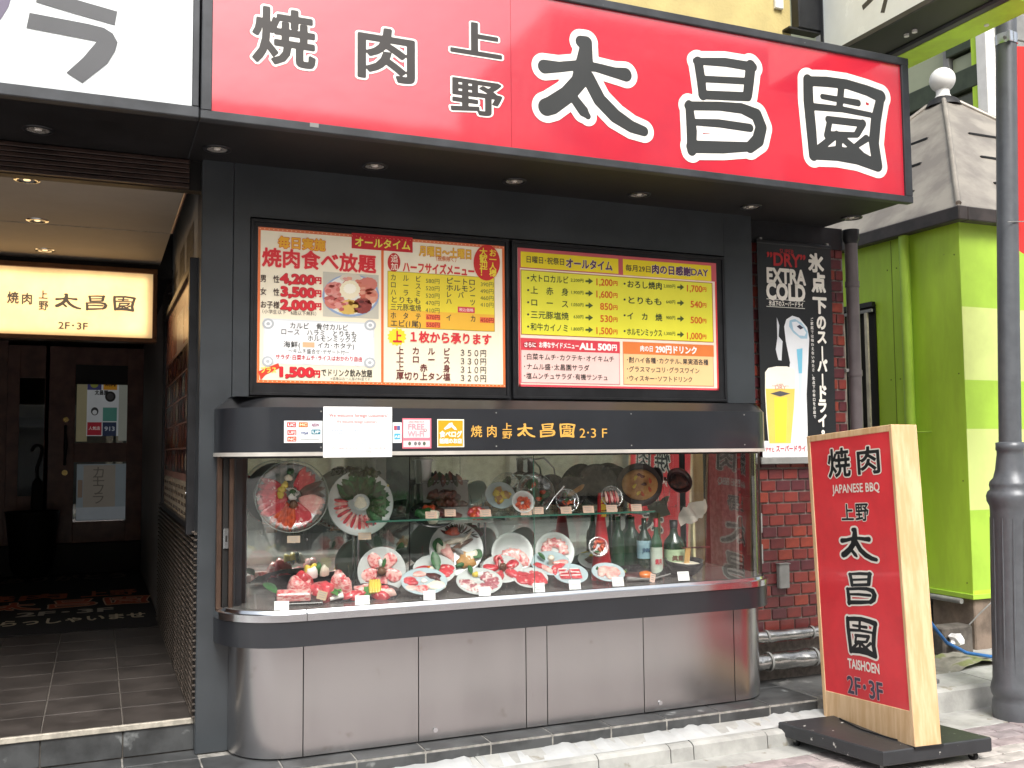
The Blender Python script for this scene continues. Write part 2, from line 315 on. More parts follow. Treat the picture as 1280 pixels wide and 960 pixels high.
class Print:
    """flat print on a surface. fn(u, v, d) -> xyz, d metres proud of the surface; z=(ox,oy,scale) reads photo crops on plane y"""
    def __init__(s, parent, fn=None, plane=None, z=None, local=False, step=.0007, names=None):
        s.p = parent; s.plane = plane; s.z = z; s.g = {}; s.local = local; s.step = step; s.solo = False
        s.fn = fn or (lambda u, v, d: (u, plane-d, v))
    def uv(s, x, y):
        q = at(s.z[0]+x/s.z[2], s.z[1]+y/s.z[2], 'y', s.plane); return q.x, q.z
    def _add(s, vs, fs, col, layer, kind='lettering', ex=0):
        mb = s.g.setdefault((layer, col, 'character' if s.solo and kind == 'lettering' else kind), MB()); mb.flat = True; mb.add([s.fn(u, v, s.step*(layer+1)+ex) for u, v in vs], fs)
    def rect_uv(s, u0, v0, u1, v1, col, layer=0, kind='print'): s._add([(u0, v0), (u1, v0), (u1, v1), (u0, v1)], [(0, 1, 2, 3)], col, layer, kind)
    def rect(s, x0, y0, x1, y1, col, layer=0, kind='print'):
        a = s.uv(x0, (y0+y1)/2)[0]; b = s.uv(x1, (y0+y1)/2)[0]; t = s.uv((x0+x1)/2, y0)[1]; q = s.uv((x0+x1)/2, y1)[1]; s.rect_uv(a, q, b, t, col, layer, kind)
    def poly(s, pts, col, layer=0, kind='print', uv=False):
        P = pts if uv else [s.uv(*p) for p in pts]; cx = sum(p[0] for p in P)/len(P); cy = sum(p[1] for p in P)/len(P); n = len(P)
        ar = sum(P[i][0]*P[(i+1) % n][1]-P[(i+1) % n][0]*P[i][1] for i in range(n))
        if ar < 0: P = P[::-1]
        s._add([(cx, cy)]+P, [(0, i+1, (i+1) % n+1) for i in range(n)], col, layer, kind)
    def disc(s, x, y, rx, ry, col, layer=0, kind='print', n=28, jag=0, uv=False):
        pts = []
        for i in range(n):
            t = 2*PI*i/n; k = 1+(jag if i % 2 else 0); pts.append((x+rx*k*math.cos(t), y+ry*k*math.sin(t)))
        s.poly(pts, col, layer, kind, uv)
    def text_uv(s, t, u0, u1, v, H, col, bold=0, layer=4, h=.045, out=None, vert=False):
        """H em height; text spans u0..u1 centred on v"""
        sz = H/.92
        def run(bd, c, ly):
            if vert:
                n = len(t); pit = (u1-u0)/n                      # here u0..u1 is top..bottom of v, v is the column's u
                for i, ch in enumerate(t):
                    vs, fs = glyph('｜' if ch == 'ー' else ch, bd, h)
                    if fs: s._add([(v+(x-.5)*sz, u0+pit*(i+.5)+(y-.38)*sz) for x, y in vs], fs, c, ly, ex=.00022*(i % 2))
                return
            tot = sum(adv(c_) for c_ in t); k = (u1-u0)/tot; x = 0
            for i, ch in enumerate(t):
                if ch not in ' 　':
                    vs, fs = glyph(ch, bd, h); s._add([(u0+(x+a)*k, v+(b-.38)*sz) for a, b in vs], fs, c, ly, ex=.00022*(i % 2))
                x += adv(ch)
        if out: run(bold+out[1], out[0], layer-1)
        run(bold, col, layer)
    def text(s, t, x0, x1, yc, H, col, bold=.0, layer=4, h=.045, out=None):
        u0 = s.uv(x0, yc)[0]; u1 = s.uv(x1, yc)[0]; xm = (x0+x1)/2; v = s.uv(xm, yc)[1]; hh = s.uv(xm, yc-H/2)[1]-s.uv(xm, yc+H/2)[1]
        s.text_uv(t, u0, u1, v, hh, col, bold, layer, h, out)
    def brush_uv(s, ch, u0, v0, u1, v1, col, layer=2, grow=0, out=None):
        _, (a, b, k, wx, wy) = BRUSH[ch]
        for lev, c, ly in (([(grow+out[1], out[0], layer-1)] if out else [])+[(grow, col, layer)]):
            vs, fs = brush(ch, lev); s._add([(u0+x*k/wx*(u1-u0), v0+y*k/wy*(v1-v0)) for x, y in vs], fs, c, ly)
    def brush(s, ch, x0, y0, x1, y1, col, **kw):
        ym = (y0+y1)/2; xm = (x0+x1)/2; s.brush_uv(ch, s.uv(x0, ym)[0], s.uv(xm, y1)[1], s.uv(x1, ym)[0], s.uv(xm, y0)[1], col, **kw)
    def done(s, emit=0, rough=.45):
        for (ly, col, kind), mb in sorted(s.g.items(), key=lambda a: a[0][0]):
            part(kind, mb, ink(col, rough, emit) if isinstance(col, str) else col, s.p, local=s.local, kind='stuff' if len(mb.f) > 1 and not s.solo else None)

# ------------------------------------------------------------------ ground, kerb, tiled plinth
YW, YS, GZ = 5.05, 4.78, -.17
g = MB().box(-60, 60, -60, 60, GZ-.3, GZ-.035); struct('road', g, M('asphalt', '8a8985', .9, var=.12, scale=6, bump=.3, bscale=80))
pv = bpy.data.objects.new('pavement', None); COL.objects.link(pv); pv['kind'] = 'structure'; pv.location = (0, 0, GZ)
part('paver_bed', MB().box(-6, 14, -3.0, 4.6, GZ-.03, GZ-.008), M('sand_joint', '9a918e', .95, var=.2, scale=30), pv)
PVM = [M('pink_paver_%s' % c, c, .85, var=.14, scale=9, bump=.25, bscale=60, wear=('8f8884', 12, .66)) for c in ('a89c9c', 'b1a8a6', '9e9596', 'c0bbb5')]
pm = {}
for j in range(11):
    yy = 4.24-j*.105
    for i in range(26):
        xx = 2.35+i*.21+(j % 2)*.105
        mi = 3 if (j in (3, 4)) else random.randrange(3)
        if mi not in pm:
            me = part('paver', MB().box(-.1015, .1015, -.049, .049, -.03, 0, .003), PVM[mi], pv, local=True); pm[mi] = me.data; o = me
        else: o = part('paver', None, None, pv, mesh=pm[mi])
        o.location = (xx, yy-.0, random.uniform(-.0015, .0015))
part('paving', MB().box(-6, 2.24, -3, 4.29, GZ-.02, GZ-.003), PVM[1], pv)
part('paving', MB().box(7.75, 14, -3, 4.29, GZ-.02, GZ-.003), PVM[1], pv)
part('paving', MB().box(2.24, 7.75, -3, 3.13, GZ-.02, GZ-.003), PVM[1], pv)
part('added_pale_band', MB().box(-6, 14, 2.70, 3.12, GZ-.02, GZ+.001, .003), M('added_band_pale', 'd9d8d2', .8, var=.06, scale=5, wear=('b5b3aa', 9, .64)), pv)  # unseen pale strip added so the steel base reflects a bright band
part('gutter_slab', MB().box(-6, 14, 4.295, 4.60, GZ-.02, GZ+.002, .003), m_conc, pv)
kb = bpy.data.objects.new('kerb', None); COL.objects.link(kb); kb['kind'] = 'structure'; kb.location = (0, 4.5, GZ)
ke = [-6, -3.2, -2.2, -1.2, -.2, .85, 1.75, 2.34, 2.76, 2.90, 3.37, 4.05]
for a, b in zip(ke[:-1], ke[1:]):
    dz = random.uniform(-.004, .003)
    poly = [(4.45, GZ), (4.455, -.098+dz), (4.475, -.084+dz), (4.72, -.052), (4.72, GZ)]
    part('kerb_stone', MB().prism(poly, lambda u, v, d: (d, u, v), a+.003, b-.003), m_conc, kb)
for a, b in ((4.05, 4.62), (4.62, 5.25), (5.25, 6.2), (6.2, 7.4)):
    part('kerb_stone', MB().prism([(4.585, GZ), (4.59, -.045), (4.62, -.03), (4.9, -.025), (4.9, GZ)], lambda u, v, d: (d, u, v), a+.004, b-.004), m_conc, kb)
# mortar smeared along the tiles
mo = MB(); n = 120
for i in range(n):
    x0 = .3+3.8*i/n; x1 = .3+3.8*(i+1)/n
    def hz(x): return -.060+.006*(math.sin(x*9)+math.sin(x*23+1)*.8+math.sin(x*57)*.7+math.sin(x*131)*.5)
    mo.add([(x0, 4.50, -.079), (x1, 4.50, -.079), (x1, 4.644, hz(x1)), (x0, 4.644, hz(x0)), (x0, 4.66, hz(x0)-.01), (x1, 4.66, hz(x1)-.01)], [(0, 1, 2, 3), (3, 2, 5, 4)], True)
struct('mortar_fillet', mo, m_mortar)
# tile terrace round the shop
TJ = [.135+.341*i for i in range(-12, 12)]
tp = bpy.data.objects.new('tiled_plinth', None); COL.objects.link(tp); tp['kind'] = 'structure'; tp.location = (0, 4.8, 0)
part('grout_bed', MB().box(-4, 4.10, 4.653, 5.16, -.3, -.0045), m_grout, tp)
for a, b in zip(TJ[:-1], TJ[1:]):
    if b > 4.12 or a < -2.8: continue
    part('tile', MB().box(a+.004, b-.004, 4.655, 4.985, -.012, 0, .002), m_tile, tp)
    part('tile', MB().box(a+.004, b-.004, 4.651, 4.664, -.15, -.0145, .002), m_tile, tp)
    if a < .47 or a > 3.4: part('tile', MB().box(a+.004, b-.004, 4.993, 5.135, -.012, 0, .002), m_tile, tp)
part('slab', MB().box(3.62, 4.9, 4.72, 5.6, -.2, -.002, .004), M('grey_slab', '6e6f6e', .7, var=.15, scale=4, bump=.1, wear=('8f8f8c', 6, .6)), tp)
# ground behind the kerb, beside the kiosk
struct('yard', MB().box(4.9, 9, 4.9, 12, GZ-.02, -.035), m_conc)

# ------------------------------------------------------------------ the restaurant building
rb = thing('restaurant_building', 'black panelled restaurant front with low dark soffit and yellow rendered wall above', 'building', (1.5, YW, 0))
part('post', MB().box(.46, .615, YW, YW+.22, 0, 2.93, .004), m_black, rb)
part('wall_panel', MB().box(.617, .697, YW+.001, YW+.1, 1.70, 2.93), m_black, rb)
part('wall_panel', MB().box(.697, 3.585, YW+.002, YW+.1, 2.655, 2.93), m_black, rb)
part('wall_panel', MB().box(3.587, 3.80, YW+.001, YW+.1, 1.70, 2.93, .003), m_black, rb)
part('backing_board', MB().box(.70, 3.583, YW+.02, YW+.1, 1.70, 2.652), m_black2, rb)
part('side_return', MB().box(.617, .70, YW+.03, YW+.34, 0, 1.72), m_black2, rb)
part('soffit', MB().box(-2.6, 4.45, 4.40, YW+.12, 2.925, 2.96), m_soffit, rb)
part('soffit_seam', MB().box(.388, .394, 4.41, YW, 2.9225, 2.925), m_signframe, rb)
part('roof_slab', MB().box(-2.6, 4.44, 4.45, YW+.1, 3.70, 3.77), m_signframe, rb)
part('rendered_wall', MB().box(-2.6, 4.17, YW+.02, YW+.3, 3.77, 7.5), m_yellow, rb)
part('vent_plate', MB().box(4.035, 4.10, YW-.005, YW+.02, 4.33, 4.45, .004), m_white, rb)
part('upper_band', MB().box(3.62, 4.60, YW+.08, YW+.3, 2.78, 2.925), m_black2, rb)

# brick side wall, every tile a piece
bw = thing('brick_wall', 'red glazed brick tile wall between the display window and the lime kiosk', 'wall', (4.2, 5.15, 0))
YB = 5.15
part('mortar_bed', MB().box(3.70, 4.615, YB+.004, YB+.3, -.02, 2.80), m_brickm, bw)
bm_ = {}
row = 0; z = .30-.0735
while z < 2.78:
    x = 3.72-(.059 if row % 2 else 0)
    while x < 4.60:
        a, b = max(x, 3.72), min(x+.108, 4.607)
        if b-a > .02:
            k = (round(b-a, 3), random.randrange(5))
            if k not in bm_:
                o = part('brick', MB().box(-(b-a)/2, (b-a)/2, -.009, .012, -.031, .031, .003), BR[k[1]], bw, local=True); bm_[k] = o.data
            else: o = part('brick', None, None, bw, mesh=bm_[k])
            o.location = Vector(((a+b)/2, YB+random.uniform(-.0012, .0012), z+.031))-origin(bw)
        x += .118
    z += .0735; row += 1
part('mortar_seam', MB().box(4.56, 4.613, YB+.013, YB+.2, .2, 2.75), m_grout, bw)
part('side_face', MB().box(4.616, 4.63, YB+.02, YB+2.5, -.02, 2.92), m_brickm, bw)

# ------------------------------------------------------------------ display window case
def arc_plan(xl, xr, yf, yb, rl, rr, n=14):
    """plan outline from the back left round the front to the back right"""
    P = [(xl, yb)]
    for i in range(n+1): t = PI+PI/2*i/n; P.append((xl+rl+rl*math.cos(t), yf+rl+rl*math.sin(t)))
    for i in range(n+1): t = 1.5*PI+PI/2*i/n; P.append((xr-rr+rr*math.cos(t), yf+rr+rr*math.sin(t)))
    P.append((xr, yb)); return P
def wallstrip(P, z0, z1, z0b=None, z1b=None, smooth=True):
    mb = MB(); n = len(P); vs = [(x, y, z0) for x, y in P]+[(x, y, z1) for x, y in P]
    mb.add(vs, [(i, i+1, n+i+1, n+i) for i in range(n-1)], smooth); return mb
def cap(mb, P, z, up=True):
    mb.add([(x, y, z) for x, y in P], [tuple(range(len(P))) if up else tuple(range(len(P)))[::-1]])
dc = thing('display_case', 'bow cornered showcase with steel base, black bands and chrome rim under the menus', 'showcase', (2.1, 4.95, 0))
# steel base, panel by panel
BP = arc_plan(.611, 3.70, YS, 5.12, .28, .25)
def seg_plan(P, xa, xb): return [p for p in P if xa <= p[0] <= xb]
seams = [.60, .928, 1.503, 2.091, 2.213, 2.80, 3.40, 3.71]
for a, b in zip(seams[:-1], seams[1:]):
    inner = [p for p in BP if a < p[0] < b]
    def yat(x):
        for (x0, y0), (x1, y1) in zip(BP[:-1], BP[1:]):
            if x0 <= x <= x1 and x1 > x0: return y0+(y1-y0)*(x-x0)/(x1-x0)
        return YS
    Q = ([(a+.0025, yat(a+.0025))] if a > .61 else [(.611, 5.12)])+inner+([(b-.0025, yat(b-.0025))] if b < 3.70 else [(3.70, 5.12)])
    mb = wallstrip(Q, .008, .56); ins = [(x, y+.02) for x, y in Q]; 
    part('steel_panel', mb, m_steel, dc)
part('base_core', wallstrip(arc_plan(.63, 3.68, YS+.02, 5.12, .26, .23), 0, .56), m_dark, dc)
for x, z in ((1.59, .055), (2.90, .05)):
    part('rivet', MB().cyl((x, YS-.006, z), (x, YS, z), .012, n=12), m_chrome, dc)
# lower black band
LP = arc_plan(.540, 3.73, 4.715, 5.12, .34, .27); LO = arc_plan(.536, 3.735, 4.708, 5.12, .345, .275)
mb = wallstrip(LP, .535, .655); cap(mb, LP, .535, False); part('lower_band', mb, m_band, dc)
# chrome rim: two stepped rings
mb = wallstrip(LO, .655, .688); cap(mb, LO, .655, False); LQ = arc_plan(.556, 3.715, 4.728, 5.12, .325, .255)
nn = len(LO); mb.add([(x, y, .688) for x, y in LO]+[(x, y, .690) for x, y in LQ], [(i, i+1, nn+i+1, nn+i) for i in range(nn-1)], True)
LQ2 = arc_plan(.562, 3.71, 4.734, 5.12, .32, .25); mb.add([(x, y, .690) for x, y in LQ]+[(x, y, .704) for x, y in LQ2], [(i, i+1, nn+i+1, nn+i) for i in range(nn-1)], True)
part('rim', mb, m_chrome, dc)
for x in (.93,): part('rim_joint', MB().box(x, x+.002, 4.705, 4.74, .654, .706), m_black2, dc)
# floor of the case
mb = MB(); FP = arc_plan(.575, 3.70, 4.747, 5.34, .31, .24); cap(mb, FP, .703); cap(mb, FP, .66, False); mb.add(wallstrip(FP, .66, .703).v, wallstrip(FP, .66, .703).f)
part('case_floor', mb, M('grey_display_floor', '6c6a68', .22, var=.1, scale=4), dc)
# upper black band with sloping top
UP = arc_plan(.532, 3.715, 4.70, YW, .34, .25); UB = arc_plan(.60, 3.70, 4.82, YW, .2, .15)
mb = wallstrip(UP, 1.452, 1.667); part('upper_band', mb, m_band, dc)
mb = MB(); mb.add([(x, y, 1.667) for x, y in UP]+[(x, min(y, YW), 1.667+.055*min(1, (y-4.70)/.12)) for x, y in UB], [(i, i+1, len(UP)+i+1, len(UP)+i) for i in range(len(UP)-1)], True)
mb.add([(.60, 4.815, 1.722), (3.71, 4.815, 1.722), (3.71, YW, 1.728), (.60, YW, 1.728)], [(0, 1, 2, 3)])
part('sloping_top', mb, m_black2, dc)
mb = MB(); cap(mb, UP, 1.45, False); mb.add([(.56, YW, 1.45), (3.78, YW, 1.45), (3.78, 5.34, 1.45), (.56, 5.34, 1.45)], [(0, 1, 2, 3)]); part('case_ceiling', mb, m_soffit, dc)
UT = arc_plan(.529, 3.718, 4.697, YW, .343, .253); mb = wallstrip(UT, 1.434, 1.453); cap(mb, UT, 1.434, False); part('upper_trim', mb, M('pale_trim', 'd4d0c8', .35, .35, var=.05), dc)
part('gasket', wallstrip(arc_plan(.56, 3.70, 4.733, 5.0, .30, .24), 1.424, 1.434), m_dark, dc)
# posts of the frame, glass, mirrors
part('frame_post', MB().box(.545, .57, 5.005, 5.045, .69, 1.435, .003), m_bronze, dc)
part('frame_post', MB().box(.598, .618, 4.955, 4.985, .69, 1.435, .003), m_bronze, dc)
part('dark_channel', MB().box(.572, .596, 4.985, 5.045, .69, 1.435), m_dark, dc)
lk = part('lock_plate', MB().box(.574, .600, 4.972, 4.983, .985, 1.085, .003), m_chrome, dc); part('keyhole', MB().box(.583, .591, 4.968, 4.973, 1.02, 1.05, .001), m_dark, lk)
GP = [p for p in arc_plan(.60, 3.695, 4.75, 5.12, .30, .24) if not (p[0] < .61)]
GP = [(.607, 4.985)]+GP
mb = MB(); P2 = [(x, y) for x, y in GP]
n_ = len(GP); vs = [(x, y, zz) for zz in (.70, 1.435) for x, y in GP]
mb.add(vs, [(i, i+1, n_+i+1, n_+i) for i in range(n_-1)], True); part('front_glass', mb, m_glass, dc)
for x in (2.13,): part('glass_joint', MB().box(x, x+.002, 4.746, 4.75, .704, 1.434), m_glass_edge, dc)
part('frame_post', MB().box(3.735, 3.795, 5.02, 5.145, .69, 1.435, .003), M('brown_frame_dark', '3b322d', .4, .5), dc)
for z0 in (.74, .93): part('hinge', MB().box(3.797, 3.812, 5.03, 5.06, z0, z0+.12, .002), m_grey, dc)
part('side_lining', MB().box(.62, .665, 5.0, 5.34, .703, 1.45), m_band, dc)
part('side_lining', MB().box(3.80, 3.84, 5.14, 5.36, .703, 1.45), m_bronze, dc)
xm = at(856, 620, 'y', 5.30).x
part('mirror', MB().box(.62, xm-.004, 5.32, 5.326, .703, 1.45), m_mirror, dc)
mr = part('mirror', MB().box(-.005, 3.79-xm, 0, .006, .703, 1.45), m_mirror, dc, local=True); mr.location = Vector((xm, 5.305, 0))-origin(dc); mr.rotation_euler = (0, 0, R(-1.35))
part('mirror_edge', MB().box(xm-.006, xm-.001, 5.29, 5.325, .703, 1.45), m_dark, dc)
part('mirror_joint', MB().box(1.62, 1.624, 5.316, 5.32, .703, 1.45), m_dark, dc)
# glass shelf
sh = part('glass_shelf', MB().box(1.27, 2.98, 4.93, 5.30, 1.090, 1.098), m_shelf, dc)
part('shelf_edge', MB().box(1.27, 2.98, 4.926, 4.930, 1.089, 1.099), m_glass_edge, sh)
for x in (1.31, 2.05, 2.93):
    part('shelf_bracket', MB().box(x, x+.012, 4.95, 5.30, 1.072, 1.088, .002), m_chrome, dc)
    part('shelf_leg', MB().cyl((x+.006, 5.27, .703), (x+.006, 5.27, 1.088), .007), m_chrome, dc)
for x in (.64, 1.1, 1.9, 2.7, 3.45):
    for z in (1.475, 1.648): part('screw', MB().cyl((x if x > .9 else x+.35, 4.698, z), (x if x > .9 else x+.35, 4.701, z), .004, n=6), m_grey, dc)
# gold lettering on the band
pr = Print(dc, plane=4.70, z=(570, 500, 5.818))
Gd = 'd8a850'
pr.text('焼', 104, 190, 227, 84, Gd, .012, h=.03); pr.text('肉', 218, 300, 227, 84, Gd, .012, h=.03)
pr.text('上', 333, 408, 193, 52, Gd, .012, h=.03); pr.text('野', 333, 408, 253, 56, Gd, .008, h=.03)
pr.brush('太', 445, 170, 575, 272, Gd); pr.brush('昌', 608, 168, 722, 274, Gd); pr.brush('園', 752, 170, 868, 274, Gd)
pr.text('2', 893, 942, 237, 88, Gd, .0, h=.03); pr.text('･', 940, 976, 237, 80, Gd, .0, h=.03); pr.text('3', 972, 1024, 237, 88, Gd, .0, h=.03); pr.text('F', 1052, 1100, 237, 88, Gd, .0, h=.03)
pr.done()

# ------------------------------------------------------------------ signboards over the soffit
YG = 4.36
rs = thing('red_signboard', 'long red signboard with big black and white characters along the canopy edge', 'sign', (2.42, YG, 2.92))
part('cabinet', MB().box(.388, 4.452, YG+.03, YW-.02, 2.9265, 3.755), m_signframe, rs)
part('frame_bar', MB().box(.384, 4.458, YG-.004, YG+.05, 2.905, 2.945, .004), m_signframe, rs)
part('frame_bar', MB().box(.384, 4.458, YG-.004, YW-.05, 3.745, 3.79, .004), m_signframe, rs)
part('frame_bar', MB().box(.386, .432, YG-.003, YG+.05, 2.945, 3.745, .003), m_signframe, rs)
part('frame_bar', MB().box(4.402, 4.456, YG-.003, YW-.05, 2.945, 3.745, .003), m_signframe, rs)
xs = at(640, 100, 'y', YG).x
part('face_panel', MB().box(.432, xs-.0008, YG+.012, YG+.02, 2.945, 3.745), m_redsign, rs)
part('face_panel', MB().box(xs+.0008, 4.402, YG+.012, YG+.02, 2.945, 3.745), m_redsign, rs)
pr = Print(rs, plane=YG+.011); pr.solo = True
K, Wt = '3b3836', 'f6f4ee'
for ch, (u0, v0, u1, v1) in (('焼', (.603, 3.195, .888, 3.462)), ('肉', (1.082, 3.192, 1.362, 3.448)), ('上', (1.540, 3.385, 1.812, 3.552)), ('野', (1.540, 3.088, 1.812, 3.262))):
    vs, fs = glyph(ch, .026, .014); X = [a for a, b in vs]; Z_ = [b for a, b in vs]; x0, x1, y0, y1 = min(X), max(X), min(Z_), max(Z_)
    for lev, c, ly in ((.062, Wt, 1), (.026, K, 2)):
        vs, fs = glyph(ch, lev, .014); pr.done(rough=.3); pr.g = {}; pr.solo = True; pr._add([(u0+(a-x0)/(x1-x0)*(u1-u0), v0+(b-y0)/(y1-y0)*(v1-v0)) for a, b in vs], fs, c, ly)
for ch in '太昌園':
    x0, y0, k, wx, wy = BRUSH[ch][1]; pr.brush_uv(ch, x0, y0, x0+wx, y0+wy, '393b3b', out=(Wt, .062 if ch != '太' else .054)); pr.done(rough=.3); pr.g = {}
part('scuff', MB().box(.86, .90, YG-.005, YG-.003, 2.925, 2.944), m_grey, rs)

ws = thing('white_signboard', 'white signboard with dark slanted strokes at the left end of the canopy', 'sign', (-1.1, YG, 2.92))
part('cabinet', MB().box(-2.6, .374, YG+.03, YW-.02, 2.9265, 3.755), m_signframe, ws)
part('frame_bar', MB().box(-2.6, .380, YG-.004, YG+.05, 2.905, 2.955, .004), m_signframe, ws)
part('frame_bar', MB().box(.350, .378, YG-.003, YG+.05, 2.956, 3.745, .003), m_signframe, ws)
part('frame_bar', MB().box(-2.6, .380, YG-.004, YW-.05, 3.745, 3.79, .004), m_signframe, ws)
part('face_panel', MB().box(-2.6, .350, YG+.012, YG+.02, 2.956, 3.745), M('milky_acrylic', 'dfe6e7', .25, var=.02, coat=.3, emit=.03), ws)
pr = Print(ws, plane=YG+.011, z=(0, 0, 1))
def ribbon(P, w_):
    L_ = []; R_ = []
    for i, p in enumerate(P):
        a = Vector(P[max(0, i-1)]); b = Vector(P[min(len(P)-1, i+1)]); d = (b-a).normalized(); n = Vector((-d.y, d.x)); L_.append(tuple(Vector(p)+n*w_)); R_.append(tuple(Vector(p)-n*w_))
    return L_, R_
def stroke(pr, P, w_, col, layer=1):
    Q = [pr.uv(*p) for p in P]; L_, R_ = ribbon(Q, w_); n = len(P)
    pr._add(L_+R_, [(n+i, n+i+1, i+1, i) for i in range(n-1)], col, layer)
GC = '55575a'
stroke(pr, [(47, -6), (96, 9), (145, 23)], .031, GC)
pr.poly([(37, 16), (110, 30), (130, 35), (121, 52), (33, 35)], GC, 1); pr.poly([(130, 35), (141, 42), (147, 53), (144, 64), (134, 80), (103, 104), (83, 91), (104, 72), (121, 52)], GC, 1)
pr.poly([(-8, -6), (15, -6), (11, 8), (1, 24), (-8, 34)], '6b6478', 1)
pr.poly([(-40, 10), (-12, 10), (-12, 30), (-40, 30)], GC, 1)
pr.done(rough=.3)

# downlights set in the soffit
def downlight(x, y, z, label, grp, warm=False, r=.052):
    t = thing('downlight', label, 'ceiling light', (x, y, z), grp)
    part('bezel', MB().lathe([(r+.016, .001), (r+.014, -.004), (r, -.005), (r-.004, .002), (r-.012, .012)], n=24), m_black2 if not warm else m_chrome, t, local=True)
    part('reflector', MB().lathe([(r-.004, -.001), (r-.012, .0015), (.002, .002)], n=24), M('reflector_bowl', 'd8d4cc', .2, .7), t, local=True)
    b = part('bulb', MB().sphere((0, 0, -.0005), .017, sc=(1, 1, .3)), M('warm_bulb', 'ffe0a8', .4, emit=.8) if warm else M('bulb_glass', 'd6d2cc', .15, coat=.5), t, local=True)
    return t
for i, lb in enumerate(('recessed downlight in the black soffit under the white signboard', 'recessed downlight in the soffit above the black post beside the entrance',
                        'recessed downlight in the soffit above the meal photo menu', 'recessed downlight in the soffit above the gap between the two menus',
                        'recessed downlight in the soffit above the yellow menu', 'recessed downlight in the soffit above the beer banner',
                        'recessed downlight at the far right end of the soffit above the drainpipe')):
    downlight(-.275+.783*i, 4.84, 2.9215, lb, 'downlights along the soffit')

# ------------------------------------------------------------------ the two framed menus
def menu_frame(name, label, x0, x1, z0, z1, px0, px1, pz0, pz1, base):
    t = thing(name, label, 'menu board', ((x0+x1)/2, YW, z0))
    b = .016; y0, y1 = YW-.014, YW+.02
    for nm, a in (('frame_bar', (x0, x1, y0, y1, z1-b, z1)), ('frame_bar', (x0, x1, y0, y1, z0, z0+b)), ('frame_bar', (x0, x0+b, y0+.001, y1, z0+b, z1-b)), ('frame_bar', (x1-b, x1, y0+.001, y1, z0+b, z1-b))):
        part(nm, MB().box(*a, bev=.002), m_black2, t)
    part('mount', MB().box(x0+b, x1-b, YW-.002, YW+.02, z0+b, z1-b), m_black2, t)
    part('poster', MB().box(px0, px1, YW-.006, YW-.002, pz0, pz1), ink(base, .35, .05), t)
    return t
m1 = menu_frame('menu_board', 'left menu with meat platter photo, cream with orange border and yellow price block', .700, 2.120, 1.742, 2.645, .736, 2.096, 1.806, 2.604, 'f6ecd2')
m2 = menu_frame('menu_board', 'right menu with yellow price list above pink and peach boxes', 2.142, 3.580, 1.742, 2.645, 2.178, 3.520, 1.812, 2.603, 'f7e3d0')
OR, RD, BK, YL = 'e8743a', 'c8262e', '3a3a38', 'f3dc28'
p = Print(m1, plane=YW-.006, z=(300, 260, 3.7647))
# orange border with pale dots
p.rect_uv(.736, 2.588, 2.096, 2.604, 'e07a50'); p.rect_uv(.736, 1.806, 2.096, 1.820, OR); p.rect_uv(.736, 1.820, .748, 2.588, OR); p.rect_uv(2.082, 1.820, 2.096, 2.588, OR)
xa = p.uv(670, 500)[0]; p.rect_uv(xa-.007, 1.82, xa+.007, 2.588, OR)
for i in range(60): p.rect_uv(.742+i*.0228, 2.593, .748+i*.0228, 2.598, 'f4c8a0', 1); p.rect_uv(.742+i*.0228, 1.811, .748+i*.0228, 1.816, 'f4c8a0', 1)
p.rect(525, 128, 812, 200, RD, 1); p.text('オールタイム', 538, 802, 168, 44, 'f2e45a', .03, 3)
p.text('毎日実施', 178, 402, 168, 54, 'f0b030', .035, 4, out=('d04a20', .03))
p.text('焼肉食べ放題', 102, 640, 248, 84, 'dc2c34', .028, 5, h=.025, out=('f4c8b8', .02))
for s, yy, pr_ in (('男　性', 333, '4,200'), ('女　性', 394, '3,500'), ('お子様', 455, '2,000')):
    p.text(s, 94, 186, yy, 34, '4a3830', .014); p.text(pr_, 190, 352, yy, 56, 'd42430', .055, 4, out=('8a1c20', .02)); p.text('円', 352, 384, yy+8, 32, 'd42430', .05)
p.text('（小学生以下　6歳以下無料）', 90, 372, 492, 20, '4a3830')
# photo of the platter
p.rect(390, 308, 652, 516, 'c8c4b4', 1); p.disc(521, 412, 134, 100, '8fa4c4', 2, n=36); p.disc(521, 410, 124, 92, 'e4e2d8', 3, n=36)
for x, y, a, b, c in ((445, 385, 48, 36, 'd88a80'), (440, 440, 42, 34, 'cc7a6c'), (600, 360, 44, 32, 'd07a6a'), (612, 415, 36, 36, 'd89078'), (510, 466, 52, 34, 'd8b45c'), (575, 460, 44, 36, '8a3a34'), (520, 330, 50, 20, 'd8ccb8')): p.disc(x, y, a, b, c, 4, jag=.06)
rq = random.Random(11)
for k in range(70):
    a_ = rq.uniform(0, 6.28); q_ = rq.uniform(.42, .95); x_, y_ = 521+118*q_*math.cos(a_), 410+86*q_*math.sin(a_)
    c_ = ('c86a60', 'd8948a', 'b85a54') if math.cos(a_) < -.2 else (('d8b45c', 'e4c880', 'c89c4c') if math.sin(a_) > .6 and math.cos(a_) < .3 else (('7a2f2c', '94443c', '5e2422') if math.sin(a_) > .3 else ('d07a64', 'dc9c84', 'c46450')))
    p.disc(x_, y_, rq.uniform(9, 17), rq.uniform(5, 10), rq.choice(c_), 4+.08*(k % 11), jag=.2, n=10)
p.disc(516, 385, 46, 42, 'efe4c4', 5, jag=.08); p.disc(516, 380, 28, 22, 'f8f2e0', 6, jag=.15)
